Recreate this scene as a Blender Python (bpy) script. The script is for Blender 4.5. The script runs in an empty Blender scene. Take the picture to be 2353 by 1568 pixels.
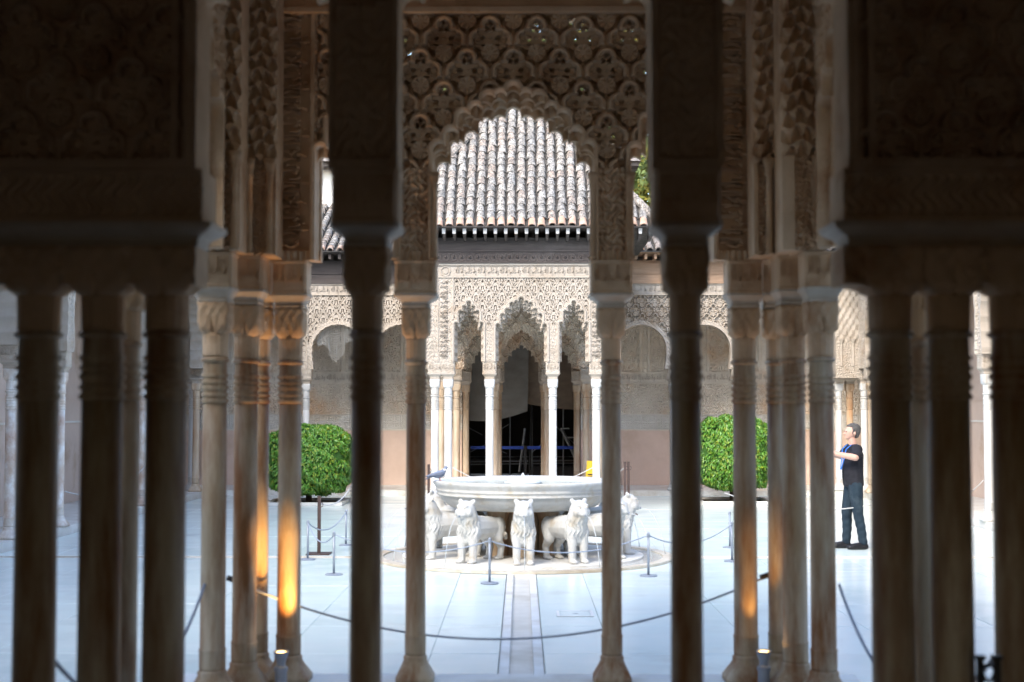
import bpy, bmesh, math, random
import numpy as np
from mathutils import Vector, Matrix
R = math.radians
SC = bpy.context.scene
COL = SC.collection
random.seed(7); np.random.seed(7)

# ------------------------------------------------------------------ camera, sky, sun, exposure
F_PX = 3268.0                       # focal length in 2353-wide picture units (50 mm)
CAM_H, YAW, TILT = 2.0, R(0.377), R(2.73)
cd = bpy.data.cameras.new('camera'); cam = bpy.data.objects.new('camera', cd); COL.objects.link(cam)
cam.location = (0, 0, CAM_H); cam.rotation_euler = (R(90) + TILT, 0, YAW)
cd.sensor_width = 36; cd.lens = 50; cd.clip_end = 500; cd.clip_start = 0.05
cd.dof.use_dof = True; cd.dof.focus_distance = 28.0; cd.dof.aperture_fstop = 1.7; cd.dof.aperture_blades = 9
SC.camera = cam
W = bpy.data.worlds.new('World'); SC.world = W; W.use_nodes = True
SUN_EL, SUN_AZ = R(41), R(208)      # azimuth clockwise from +Y: behind the camera, to the left
nt = W.node_tree; nt.nodes.clear()
sky = nt.nodes.new('ShaderNodeTexSky'); sky.sky_type = 'NISHITA'; sky.sun_disc = False
sky.sun_elevation = SUN_EL; sky.sun_rotation = SUN_AZ; sky.air_density = 1.0; sky.dust_density = 1.5; sky.ozone_density = 0.35
bg = nt.nodes.new('ShaderNodeBackground'); bg.inputs[1].default_value = 0.15
wo = nt.nodes.new('ShaderNodeOutputWorld'); nt.links.new(sky.outputs[0], bg.inputs[0]); nt.links.new(bg.outputs[0], wo.inputs[0])
sl = bpy.data.lights.new('sun', 'SUN'); sl.energy = 0.6; sl.angle = R(20); sl.color = (1.0, 0.95, 0.82)
so = bpy.data.objects.new('sun', sl); COL.objects.link(so)
sd = Vector((math.sin(SUN_AZ) * math.cos(SUN_EL), math.cos(SUN_AZ) * math.cos(SUN_EL), math.sin(SUN_EL)))
so.rotation_euler = sd.to_track_quat('Z', 'Y').to_euler(); so.location = (-5, -5, 30)
SC.view_settings.view_transform = 'Standard'; SC.view_settings.look = 'None'
SC.view_settings.exposure = 2.32; SC.view_settings.gamma = 1.0; SC.view_settings.use_curve_mapping = False
SC.cycles.use_denoising = True
SC.cycles.max_bounces = 10; SC.cycles.diffuse_bounces = 6; SC.cycles.transmission_bounces = 4
SC.cycles.sample_clamp_indirect = 8; SC.cycles.caustics_reflective = False; SC.cycles.caustics_refractive = False
RM = cam.rotation_euler.to_matrix()
def at(px, py, D):
    """world point seen at picture position (px, py) at depth Y = D"""
    d = RM @ Vector(((px - 1176.5) / F_PX, (784 - py) / F_PX, -1.0))
    return Vector((0, 0, CAM_H)) + d * (D / d.y)

# ------------------------------------------------------------------ materials
def mat(name, c1, c2=None, stain=None, stain_amt=0.5, scale=3.0, stretch=(1, 1, 1), rough=0.8, bump=0.0, bscale=40.0,
        objrand=None, spec=0.3, metal=0.0, emit=None, estr=0.0, stain_scale=0.8, voro=0.0, stain_stretch=(1, 1, 1)):
    m = bpy.data.materials.new(name); m.use_nodes = True
    n = m.node_tree; N, L = n.nodes, n.links
    b = N['Principled BSDF']; b.inputs['Roughness'].default_value = rough
    b.inputs['Specular IOR Level'].default_value = spec; b.inputs['Metallic'].default_value = metal
    geo = N.new('ShaderNodeNewGeometry')
    def noise(sc, st, det=6, dim=0.6):
        mp = N.new('ShaderNodeMapping'); mp.inputs['Scale'].default_value = st
        L.new(geo.outputs['Position'], mp.inputs['Vector'])
        t = N.new('ShaderNodeTexNoise'); t.inputs['Scale'].default_value = sc; t.inputs['Detail'].default_value = det
        t.inputs['Roughness'].default_value = dim
        L.new(mp.outputs[0], t.inputs['Vector']); return t
    def ramp(src, a, bb):
        r = N.new('ShaderNodeMapRange'); r.inputs['From Min'].default_value = a; r.inputs['From Max'].default_value = bb
        L.new(src, r.inputs['Value']); return r.outputs[0]
    def mix(f, a, bcol):
        x = N.new('ShaderNodeMix'); x.data_type = 'RGBA'
        for s, v in ((x.inputs['Factor'], f), (x.inputs['A'], a), (x.inputs['B'], bcol)):
            if isinstance(v, (int, float)): s.default_value = v
            elif isinstance(v, tuple): s.default_value = (*v, 1)
            else: L.new(v, s)
        return x.outputs['Result']
    c = c1
    if c2: c = mix(ramp(noise(scale, stretch).outputs['Fac'], .35, .65), c1, c2)
    if stain:
        f = ramp(noise(stain_scale, stain_stretch, 8, .65).outputs['Fac'], .62 - stain_amt * .3, .72 - stain_amt * .1)
        c = mix(f, c, stain)
    if objrand:
        oi = N.new('ShaderNodeObjectInfo')
        cr = N.new('ShaderNodeValToRGB'); cr.color_ramp.interpolation = 'LINEAR'
        els = cr.color_ramp.elements
        for i, (p, cc) in enumerate(objrand):
            e = els[i] if i < 2 else els.new(p)
            e.position = p; e.color = (*cc, 1)
        L.new(oi.outputs['Random'], cr.inputs[0])
        f = ramp(noise(scale * 1.7, (1, 1, 1)).outputs['Fac'], .42, .56)
        c = mix(f, cr.outputs[0], c if not isinstance(c, tuple) else c)
    if isinstance(c, tuple): b.inputs['Base Color'].default_value = (*c, 1)
    else: L.new(c, b.inputs['Base Color'])
    if bump or voro:
        bp = N.new('ShaderNodeBump'); bp.inputs['Strength'].default_value = 1.0
        bp.inputs['Distance'].default_value = bump or voro
        if voro:
            v = N.new('ShaderNodeTexVoronoi'); v.inputs['Scale'].default_value = bscale; v.feature = 'SMOOTH_F1'
            L.new(geo.outputs['Position'], v.inputs['Vector']); L.new(v.outputs['Distance'], bp.inputs['Height'])
        else:
            L.new(noise(bscale, (1, 1, 1), 5).outputs['Fac'], bp.inputs['Height'])
        L.new(bp.outputs[0], b.inputs['Normal'])
    if emit:
        b.inputs['Emission Color'].default_value = (*emit, 1); b.inputs['Emission Strength'].default_value = estr
    return m
M = {}
M['plaster'] = mat('carved_plaster', (.43, .375, .315), (.37, .315, .255), (.335, .255, .18), .25, 2.5, rough=.9, bump=.004, bscale=60)
M['plaster_fine'] = mat('fine_carved_plaster', (.45, .395, .33), (.385, .325, .26), (.33, .25, .175), .3, 6, rough=.9, voro=.012, bscale=38)
M['plaster_near'] = mat('aged_plaster', (.64, .47, .31), (.53, .375, .235), (.40, .235, .125), .35, 3.5, rough=.9, bump=.004, bscale=70, stain_scale=2.2)
M['plaster_wall'] = mat('grey_arabesque_plaster', (.66, .60, .51), (.56, .50, .42), (.56, .39, .25), .45, 2, rough=.95, voro=.01, bscale=45)
M['salmon'] = mat('salmon_plaster', (.66, .50, .41), (.58, .43, .345), (.50, .36, .27), .4, 1.6, rough=.9, bump=.002)
M['salmon_grey'] = mat('grey_pink_plaster', (.58, .47, .40), (.52, .41, .345), (.42, .31, .23), .25, 1.0, rough=.9, bump=.002)
M['marble_white'] = mat('white_marble', (.56, .555, .535), (.50, .49, .465), (.41, .37, .32), .3, 4, (1, 1, .3), .45, .001, 30, stain_stretch=(3, 3, .6), stain_scale=1.3)
M['marble_lion'] = mat('carved_white_marble', (.53, .535, .52), (.465, .46, .44), (.41, .36, .285), .3, 6, (1, 1, .5), .6, .004, 45, stain_scale=4.0)
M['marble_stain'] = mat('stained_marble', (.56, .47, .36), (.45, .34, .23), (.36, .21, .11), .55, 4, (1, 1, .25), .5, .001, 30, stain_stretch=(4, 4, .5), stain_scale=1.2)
M['marble_near'] = mat('weathered_marble', (.56, .49, .37), (.42, .32, .20), (.23, .10, .035), .72, 5, (1.2, 1.2, .22), .65, .001, 30, stain_stretch=(3.5, 3.5, .55), stain_scale=1.9)
M['marble_cornice'] = mat('pale_cornice_marble', (.58, .52, .43), (.48, .41, .32), (.40, .27, .16), .4, 5, rough=.6, bump=.001)
M['strap'] = mat('pale_strapwork', (.68, .65, .60), (.60, .57, .51), (.52, .43, .32), .25, 3, rough=.95)
M['marble_pitted'] = mat('restored_marble', (.70, .68, .64), (.52, .42, .33), (.42, .28, .2), .5, 9, (1, 1, .6), .5, .001, 30, stain_scale=2.0)
M['slab'] = mat('marble_paving', (.70, .785, .76), (.63, .715, .70), (.54, .61, .595), .35, 1.1, (.5, 2.2, 1), .22, .0006, 20,
                objrand=[(0, (.56, .66, .645)), (.5, (.69, .795, .77)), (1, (.61, .71, .695))], spec=.5, stain_scale=.5)
M['channel'] = mat('wet_channel_stone', (.60, .585, .54), (.50, .48, .435), (.38, .35, .29), .4, 4, rough=.35, bump=.001, spec=.5)
M['kerb'] = mat('kerb_marble', (.70, .69, .66), (.60, .58, .53), (.45, .39, .31), .35, 3, rough=.5, bump=.001)
M['ring'] = mat('worn_ring_stone', (.60, .56, .48), (.48, .42, .33), (.34, .25, .16), .5, 5, rough=.45, bump=.001)
M['wood_dark'] = mat('dark_cedar', (.085, .07, .062), (.06, .047, .042), (.12, .105, .095), .25, 8, (.3, 1, 3), .75, .004, 50)
M['wood_brown'] = mat('brown_cedar', (.38, .25, .165), (.30, .19, .12), None, 0, 8, (.3, 1, 3), .75, .004, 50)
M['wood_tip'] = mat('grey_painted_wood', (.52, .50, .48), (.42, .40, .38), None, 0, 20, rough=.8)
M['tile'] = mat('lichen_roof_tile', (.135, .125, .115), (.075, .07, .064), (.52, .47, .41), .42, 22, rough=.95, bump=.008, bscale=60,
                objrand=[(0, (.23, .215, .20)), (.35, (.36, .325, .285)), (.6, (.33, .25, .20)), (.8, (.44, .40, .355)), (1, (.28, .27, .26))], stain_scale=14)
M['tile_edge'] = mat('terracotta_edge', (.42, .26, .18), (.36, .23, .165), (.42, .39, .36), .45, 25, rough=.9, bump=.004, stain_scale=9)
M['tile_pan'] = mat('dark_pan_tile', (.06, .055, .05), (.04, .036, .033), (.13, .12, .11), .4, 15, rough=.95, bump=.006, stain_scale=8)
M['white_wall'] = mat('whitewashed_wall', (.78, .76, .72), (.72, .70, .66), None, 0, 2, rough=.9, bump=.002)
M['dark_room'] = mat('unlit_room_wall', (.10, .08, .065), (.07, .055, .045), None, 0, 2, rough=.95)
M['hall'] = mat('hall_plaster', (.17, .135, .10), (.14, .11, .08), None, 0, 3, rough=.95)
M['hall_floor'] = mat('hall_floor', (.40, .36, .32), (.33, .30, .26), None, 0, 3, rough=.5)
M['tarp'] = mat('grey_tarpaulin', (.30, .285, .26), (.25, .235, .215), (.20, .185, .165), .3, 2.5, (1, 1, 2), .6, .02, 4)
M['tarp_brown'] = mat('brown_tarpaulin', (.34, .26, .19), (.25, .19, .14), None, 0, 2.5, (1, 1, 2), .6, .02, 4)
M['steel'] = mat('scaffold_steel', (.36, .36, .36), (.28, .28, .28), None, 0, 10, rough=.4, metal=.7)
M['black'] = mat('black_metal', (.025, .022, .02), (.035, .03, .028), None, 0, 10, rough=.5)
M['brown_metal'] = mat('brown_metal', (.055, .035, .03), (.07, .045, .04), None, 0, 10, rough=.55)
M['grey_metal'] = mat('grey_metal', (.30, .33, .38), (.25, .28, .33), None, 0, 10, rough=.4, metal=.3)
M['rope'] = mat('grey_rope', (.34, .38, .45), (.27, .31, .38), None, 0, 60, rough=.9, bump=.002, bscale=200)
M['rope_pale'] = mat('pale_rope', (.55, .54, .52), (.45, .44, .43), None, 0, 60, rough=.9)
M['blue_tape'] = mat('blue_belt', (.03, .07, .36), (.025, .06, .3), None, 0, 10, rough=.6)
M['yellow'] = mat('yellow_plastic', (.75, .48, .03), (.70, .44, .03), None, 0, 10, rough=.4)
M['red_print'] = mat('red_print', (.6, .08, .03), rough=.5)
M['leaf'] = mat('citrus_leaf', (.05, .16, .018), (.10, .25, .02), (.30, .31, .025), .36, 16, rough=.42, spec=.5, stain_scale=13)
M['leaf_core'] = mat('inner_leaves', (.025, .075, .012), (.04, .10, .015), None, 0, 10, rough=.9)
M['tree_leaf'] = mat('tree_foliage', (.07, .11, .03), (.12, .15, .035), (.40, .28, .03), .35, 1.6, rough=.6, stain_scale=.9)
M['bark'] = mat('bark', (.10, .07, .05), (.07, .05, .035), None, 0, 12, rough=.95, bump=.02, bscale=15)
M['soil'] = mat('dark_soil', (.03, .022, .016), (.045, .032, .022), None, 0, 12, rough=1, bump=.01)
M['earth'] = mat('earth', (.22, .18, .13), (.17, .14, .10), None, 0, 2, rough=1)
M['skin'] = mat('skin', (.56, .34, .26), (.52, .30, .225), None, 0, 20, rough=.55)
M['hair'] = mat('short_dark_hair', (.05, .045, .042), (.10, .095, .09), None, 0, 60, rough=.7, bump=.004, bscale=150)
M['shirt'] = mat('black_cotton', (.012, .012, .016), (.02, .02, .026), None, 0, 12, rough=.85, bump=.008, bscale=14)
M['jeans'] = mat('dark_denim', (.010, .020, .032), (.018, .034, .048), (.035, .052, .065), .3, 6, rough=.85, bump=.006, bscale=16, stain_scale=5)
M['shoe'] = mat('black_leather', (.012, .012, .014), rough=.4)
M['lanyard'] = mat('blue_lanyard', (.05, .22, .70), rough=.6)
M['badge'] = mat('white_badge', (.75, .78, .82), rough=.4)
M['lip'] = mat('lip', (.40, .18, .15), rough=.5)
M['eye'] = mat('dark_eye', (.03, .02, .02), rough=.2)
M['pigeon'] = mat('pigeon_grey', (.20, .24, .32), (.15, .18, .25), None, 0, 30, rough=.7)
M['pigeon_dark'] = mat('pigeon_wing', (.11, .13, .18), (.16, .18, .24), None, 0, 30, rough=.7)
M['pigeon_white'] = mat('pigeon_white', (.75, .75, .74), rough=.7)
M['net'] = mat('bird_net', (.5, .5, .48), rough=.9)
M['lamp_glow'] = mat('lamp_glow', (.9, .7, .4), rough=.4, emit=(1.0, .58, .18), estr=5)
def water(name, col, rough=.05, alpha=.85):
    m = bpy.data.materials.new(name); m.use_nodes = True; b = m.node_tree.nodes['Principled BSDF']
    b.inputs['Base Color'].default_value = (*col, 1); b.inputs['Roughness'].default_value = rough
    b.inputs['Transmission Weight'].default_value = 1 - alpha; b.inputs['IOR'].default_value = 1.33
    n, L = m.node_tree.nodes, m.node_tree.links
    t = n.new('ShaderNodeTexNoise'); t.inputs['Scale'].default_value = 14; t.inputs['Detail'].default_value = 4
    bp = n.new('ShaderNodeBump'); bp.inputs['Distance'].default_value = .02; bp.inputs['Strength'].default_value = .6
    g = n.new('ShaderNodeNewGeometry'); L.new(g.outputs['Position'], t.inputs['Vector'])
    L.new(t.outputs['Fac'], bp.inputs['Height']); L.new(bp.outputs[0], b.inputs['Normal'])
    return m
M['water'] = water('pool_water', (.36, .42, .36), .08, .8)
M['foam'] = water('foaming_water', (.85, .9, .92), .25, .6)
M['wet'] = water('shallow_water', (.60, .61, .58), .08, .95)

# ------------------------------------------------------------------ mesh building
WL = {}
class MB:
    def __init__(s): s.v = []; s.n = 0; s.q = []; s.p = []
    def add(s, V, Q=(), P=()):
        V = np.asarray(V, float).reshape(-1, 3); b = s.n; s.v.append(V); s.n += len(V)
        if len(Q): s.q.append(np.asarray(Q, int) + b)
        for f in P: s.p.append([i + b for i in f])
        return b
    def box(s, x0, x1, y0, y1, z0, z1):
        V = [(x, y, z) for z in (z0, z1) for y in (y0, y1) for x in (x0, x1)]
        s.add(V, [(0, 2, 3, 1), (4, 5, 7, 6), (0, 1, 5, 4), (2, 6, 7, 3), (0, 4, 6, 2), (1, 3, 7, 5)])
    def tube(s, pts, r, n=8, caps=True):
        pts = [Vector(p) for p in pts]; k = len(pts)
        rs = r if isinstance(r, (list, tuple)) else [r] * k
        rings = []; up = Vector((0, 0, 1))
        for i, p in enumerate(pts):
            t = (pts[min(i + 1, k - 1)] - pts[max(i - 1, 0)]).normalized()
            a = t.cross(up if abs(t.z) < .95 else Vector((1, 0, 0))).normalized(); b = t.cross(a)
            rings += [tuple(p + a * (rs[i] * math.cos(2 * math.pi * j / n)) + b * (rs[i] * math.sin(2 * math.pi * j / n))) for j in range(n)]
        Q = [(i * n + j, i * n + (j + 1) % n, (i + 1) * n + (j + 1) % n, (i + 1) * n + j) for i in range(k - 1) for j in range(n)]
        s.add(rings, Q, [list(range(n))[::-1], list(range((k - 1) * n, k * n))] if caps else [])
    def loft(s, prof, n=24, c=(0, 0), caps=True, rad=None):
        """prof: (z, r, e): e = 0 round ... 1 square; rad(theta, z, r) may change the radius"""
        th = np.arange(n) * 2 * math.pi / n + math.pi / n
        V = []
        for pr in prof:
            z, r = pr[0], pr[1]; e = pr[2] if len(pr) > 2 else 0
            ct, st = np.cos(th), np.sin(th)
            p = 2 + 10 * e
            k = (np.abs(ct) ** p + np.abs(st) ** p) ** (-1 / p) if e else np.ones(n)
            rr = r * k
            if rad is not None: rr = rad(th, z, rr)
            V += [(c[0] + a, c[1] + b, z) for a, b in zip(rr * ct, rr * st)]
        m = len(prof)
        Q = [(i * n + j, i * n + (j + 1) % n, (i + 1) * n + (j + 1) % n, (i + 1) * n + j) for i in range(m - 1) for j in range(n)]
        s.add(V, Q, [list(range(n))[::-1], list(range((m - 1) * n, m * n))] if caps else [])
    def panel(s, o, u, n, u0, u1, v0, v1, res, solid=None, depth=None, thick=.1, back=True):
        """a carved wall: height field on a (u, z) grid, cut by solid(u, v) > 0, real thickness"""
        o, u, n = np.array(o, float), np.array(u, float), np.array(n, float)
        nu = max(1, int(round((u1 - u0) / res))); nv = max(1, int(round((v1 - v0) / res)))
        us = np.linspace(u0, u1, nu + 1); vs = np.linspace(v0, v1, nv + 1)
        U, V = np.meshgrid(us, vs)
        cell = np.ones((nv, nu), bool)
        if solid is not None:
            S = solid(U, V) + 1e-6
            cell = (S[:-1, :-1] + S[1:, :-1] + S[:-1, 1:] + S[1:, 1:]) > 0
        if depth is not None: D = depth(U, V)
        else: D = np.zeros_like(U)
        pad = np.pad(cell, 1)
        cnt = pad[:-1, :-1].astype(int) + pad[1:, :-1] + pad[:-1, 1:] + pad[1:, 1:]
        if solid is not None:
            gv, gu = np.gradient(S, vs, us); g2 = gu ** 2 + gv ** 2 + 1e-6
            st = S / g2; lim = res * .6
            bd = (cnt > 0) & (cnt < 4)
            bd[0, :] = bd[-1, :] = False; bd[:, 0] = bd[:, -1] = False
            U = U + np.where(bd, np.clip(-st * gu, -lim, lim), 0); V = V + np.where(bd, np.clip(-st * gv, -lim, lim), 0)
        used = cnt > 0
        idx = -np.ones(used.shape, int); k = int(used.sum()); idx[used] = np.arange(k)
        base = o + U[used][:, None] * u + V[used][:, None] * np.array([0, 0, 1.0])
        Fv = base + D[used][:, None] * n; Bv = base - thick * n
        a, b, c, d = idx[:-1, :-1], idx[:-1, 1:], idx[1:, 1:], idx[1:, :-1]
        Q = [np.stack([a[cell], b[cell], c[cell], d[cell]], 1)]
        if back: Q.append(np.stack([a[cell], d[cell], c[cell], b[cell]], 1) + k)
        for dy, dx, e0, e1 in ((-1, 0, a, b), (1, 0, c, d), (0, -1, d, a), (0, 1, b, c)):
            nb = pad[1 + dy:1 + dy + nv, 1 + dx:1 + dx + nu]
            ed = cell & ~nb
            p, q = e0[ed], e1[ed]
            Q.append(np.stack([p, p + k, q + k, q], 1))
        s.add(np.concatenate([Fv, Bv]), np.concatenate(Q))
    def mesh(s, name, mats, off=(0, 0, 0), smooth=False):
        V = np.concatenate(s.v) - np.array(off)
        me = bpy.data.meshes.new(name)
        Fc = (np.concatenate(s.q).tolist() if s.q else []) + s.p
        me.from_pydata(V.tolist(), [], Fc)
        for m_ in (mats if isinstance(mats, (list, tuple)) else [mats]): me.materials.append(m_)
        if smooth: me.polygons.foreach_set('use_smooth', [True] * len(me.polygons))
        me.update(); return me
    def build(s, name, m_, parent=None, smooth=False):
        """world-space vertices; parent is a root with location WL[parent]"""
        off = WL.get(parent, (0, 0, 0)) if parent else (0, 0, 0)
        return link(name, s.mesh(name, m_, off, smooth), parent)
def link(name, me, parent=None, loc=(0, 0, 0), rot=None):
    o = bpy.data.objects.new(name, me); COL.objects.link(o); o.location = loc
    if rot: o.rotation_euler = rot
    if parent: o.parent = parent; WL[o] = WL[parent]
    return o
def tag(o, label=None, cat=None, group=None, kind=None):
    for k, v in (('label', label), ('category', cat), ('group', group), ('kind', kind)):
        if v: o[k] = v
    return o
def thing(name, loc, label, cat, group=None, rotz=0):
    o = bpy.data.objects.new(name, None); COL.objects.link(o); o.location = loc; o.rotation_euler = (0, 0, rotz)
    o.empty_display_size = .1; WL[o] = tuple(loc); tag(o, label, cat, group); return o
def boxes(name, m_, parent, *bs):
    mb = MB()
    for b in bs: mb.box(*b)
    return mb.build(name, m_, parent)
def structure(name, m_, *bs):
    mb = MB()
    for b in bs: mb.box(*b)
    o = mb.build(name, m_); o['kind'] = 'structure'; return o
def hull_blob(parts, voxel, smooth=4):
    """one continuous organic surface from hulls of ellipsoids [(centre, radii), ...]"""
    bm = bmesh.new()
    for ells in parts:
        t = bmesh.new()
        for c, r in ells:
            r = (r, r, r) if isinstance(r, (int, float)) else r
            bmesh.ops.create_icosphere(t, subdivisions=2, radius=1, matrix=Matrix.Translation(c) @ Matrix.Diagonal((*r, 1)))
        vs = [v.co.copy() for v in t.verts]; t.free()
        h = bmesh.new()
        for v in vs: h.verts.new(v)
        bmesh.ops.convex_hull(h, input=h.verts[:], use_existing_faces=False)
        bmesh.ops.delete(h, geom=[v for v in h.verts if not v.link_faces], context='VERTS')
        me = bpy.data.meshes.new('hull_tmp'); h.to_mesh(me); h.free(); bm.from_mesh(me); bpy.data.meshes.remove(me)
    me = bpy.data.meshes.new('blob'); bm.to_mesh(me); bm.free()
    o = bpy.data.objects.new('blob', me); COL.objects.link(o)
    md = o.modifiers.new('r', 'REMESH'); md.mode = 'VOXEL'; md.voxel_size = voxel
    ms = o.modifiers.new('s', 'SMOOTH'); ms.iterations = smooth; ms.factor = .5
    dg = bpy.context.evaluated_depsgraph_get()
    out = bpy.data.meshes.new_from_object(o.evaluated_get(dg))
    bpy.data.objects.remove(o); bpy.data.meshes.remove(me)
    out.polygons.foreach_set('use_smooth', [True] * len(out.polygons)); return out

# ------------------------------------------------------------------ ornament functions (heights, not colours)
def prof(t): return .7 * (1 - np.abs(t) ** 2.5) + .3 * (1 - np.abs(t))
def slots(U, V, c, half, zs, za, ns):
    """muqarnas opening: > 0 inside; a row of round-topped fingers under a pointed arch"""
    w = 2 * half / ns; r = w * .52; S = np.full(U.shape, -9.0)
    for k in range(ns):
        xk = c - half + (k + .5) * w
        top = zs + (za - zs) * prof((xk - c) / half * .96)
        if (k - ns // 2) % 2: top += w * .15
        else: top += w * .45
        dx = np.abs(U - xk); yy = V - (top - r)
        S = np.maximum(S, np.where(yy < 0, r - dx, r - np.hypot(dx, yy)))
    return S
def round_arch(U, V, c, half, zc):
    dx = np.abs(U - c)
    return np.where(V < zc, half - .04 * np.clip((zc - .1 - V) * 3, 0, 1) - dx, half - np.hypot(dx, V - zc))
def ogee(U, V, Wd, P, deep=.05):
    a = U / Wd + V / (2 * P); b = U / Wd - V / (2 * P)
    a = a + .035 * np.sin(2 * np.pi * (a - b)); b = b - .035 * np.sin(2 * np.pi * (a - b))
    fa = a - np.floor(a) - .5; fb = b - np.floor(b) - .5
    x = (fa + fb) / 2; y = (fa - fb) / 2
    rib = np.maximum(np.abs(fa), np.abs(fb))
    q = np.hypot(x / .34, y / .36); th = np.arctan2(y, x)
    d = np.full(U.shape, -.008)
    ring = (q > .80) & (q < .99) & (np.sin(th * 9) > -.35)
    d = np.where(ring, -deep, d)
    d = np.where((np.abs(np.abs(x) - .080 - .05 * (y < -.1)) < .021) & (np.abs(y + .02) < .18), -deep, d)
    d = np.where((np.hypot(x, y + .22) < .05) & (np.hypot(x, y + .22) > .028), -deep * .6, d)
    d = np.where((np.abs(x) < .05) & (y > .125) & (y < .165), -deep, d)
    d = np.where((np.abs(x) < .022) & (np.abs(y - .36) < .03), -deep, d)
    d = np.where(rib > .462, .0, np.where(rib > .44, -.008, np.where(rib > .395, .003, d)))
    return d
def trefoil(U, V, Wd, P, z0, z1, c=0.0, deep=.05, holes=None):
    """rows of lobed arches, each overlapping the one above; returns heights, and marks see-through holes"""
    D = np.full(U.shape, -.02); k = Wd / .325; rng = random.Random(3)
    nrow = int((z1 - z0) / P) + 2; u0, u1 = U.min(), U.max()
    for r in range(nrow, -2, -1):
        zc = z0 + r * P
        i0, i1 = int((u0 - c) / Wd) - 2, int((u1 - c) / Wd) + 2
        for i in range(i0, i1 + 1):
            cx = c + (i + (.5 if r % 2 else 0)) * Wd
            m = (np.abs(U - cx) < Wd * .52) & (V < zc + .01) & (V > zc - .49 * k)
            hr = rng.random()
            if not m.any(): continue
            sx = (U[m] - cx) / k; x = np.abs(sx); y = (V[m] - zc) / k
            lob = np.minimum(np.hypot(x, y + .073) - .073, np.hypot(x - .086, y + .158) - .066)
            bod = np.maximum(np.maximum(x - .152, y + .16), -y - .47)
            s = np.minimum(lob, bod)
            ins = s < 0
            bt = (-s - .016) / .016                              # -1..1 across the band
            band = (np.abs(bt) < 1) & (y > -.205) & ~((y < -.10) & (x < .088)) & ~((y < -.16) & (x < .118))
            e = np.full(x.shape, -.036)
            e = np.where(np.abs(-s - .040) < .004, -.022, e)      # inner fillet
            rd = np.hypot(x, y + .262)
            e = np.where(rd < .064, np.where(rd > .054, -.008, -.016 + .006 * np.cos(np.arctan2(y + .262, x) * 8) * (rd > .02)), e)
            hole = ((np.abs(rd - .078) < .013) & (np.sin(6 * np.arctan2(y + .262, sx) + 1.57) > -.2) & (s < -.035)) | \
                   (np.hypot(x - .024, y + .088) < .017) | ((x < .013) & (np.abs(y + .048) < .016)) | (np.hypot(x - .052, y + .155) < .017) | \
                   ((np.abs((x - .055) * .8 + (y + .36) * .6) < .014) & (np.abs((y + .36) * .8 - (x - .055) * .6) < .034)) | ((np.abs(x - .105) < .014) & (np.abs(y + .25) < .03))
            e = np.where(hole, -deep, e)
            e = np.where((x < .014) & (y < -.37), -.008, e)
            e = np.where((x > .118) & (y < -.165) & (y > -.212), .012, e)
            e = np.where(band, -.006 + .026 * np.sqrt(np.clip(1 - bt ** 2, 0, 1)), e)
            d = D[m]; D[m] = np.where(ins, e, d)
            if holes is not None:
                hm = holes[m]; hm = np.where(ins, False, hm)
                if hr < .6: hm = np.where(ins & hole & ~band & (y > -.36) & (np.abs(y - (-.09 - hr * .2)) < .085) & ((sx > 0) | (hr < .3)), True, hm)
                holes[m] = hm
    return D
def tiers(U, V, w, h):
    row = np.floor(V / h); f = V / h - row; c = np.abs(np.cos(np.pi * (U / w + .5 * (row % 2))))
    return np.where(f < .2 + .7 * c, -.055 * np.sqrt(c) * (1 - .55 * f), .004 + .012 * f)
def arabesque(U, V, s=.2, h=.012):
    k = 2 * np.pi / s
    return h * np.sin(k * U + 2.2 * np.sin(k * .7 * V)) * np.sin(k * V + 2.2 * np.sin(k * .7 * U)) + h * .4 * np.sin(3.1 * k * U + 3 * np.sin(k * V)) * np.sin(2.7 * k * V)
def interlace(U, V, s=.27, h=.01):
    """straight interlaced strapwork around eight-pointed stars"""
    x = (U / s - np.floor(U / s) - .5); y = (V / s - np.floor(V / s) - .5)
    r8 = np.maximum(np.maximum(np.abs(x), np.abs(y)), (np.abs(x) + np.abs(y)) * .72)
    l = np.minimum(np.abs(r8 - .22), np.minimum(np.abs(np.abs(x) - .36), np.abs(np.abs(y) - .36)))
    l = np.minimum(l, np.where(x * y > 0, np.abs(np.abs(x) - .11 - (np.abs(y) > .25) * 9), np.abs(np.abs(y) - .11 - (np.abs(x) > .25) * 9)))
    return np.where(l < .045, -h, 0.0)
MOTTO = '\uFEEA\uFEE0\uFEDF\uFE8D \uFEFB\uFE87 \uFE90\uFEDF\uFE8E\uFECF \uFEFB\uFEED'
_tc = {}
def motto_mesh():
    """the inscription as relief lettering, 1 unit wide, standing in the XZ plane facing -Y"""
    if 'v' in _tc: return _tc['v'], _tc['f']
    c = bpy.data.curves.new('t', 'FONT'); c.body = MOTTO; c.resolution_u = 2; c.extrude = .08
    o = bpy.data.objects.new('t', c); COL.objects.link(o)
    me = bpy.data.meshes.new_from_object(o.evaluated_get(bpy.context.evaluated_depsgraph_get()))
    v = np.array([tuple(p.co) for p in me.vertices]); f = [list(p.vertices) for p in me.polygons]
    bpy.data.objects.remove(o)
    v[:, :2] -= v[:, :2].min(0); w, h = v[:, 0].max(), v[:, 1].max()
    v = np.stack([v[:, 0] / w, -v[:, 2] / .16, v[:, 1] / h], 1)     # x 0..1, y relief -.5...5, z 0..1
    _tc['v'], _tc['f'] = v, f; return v, f
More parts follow.
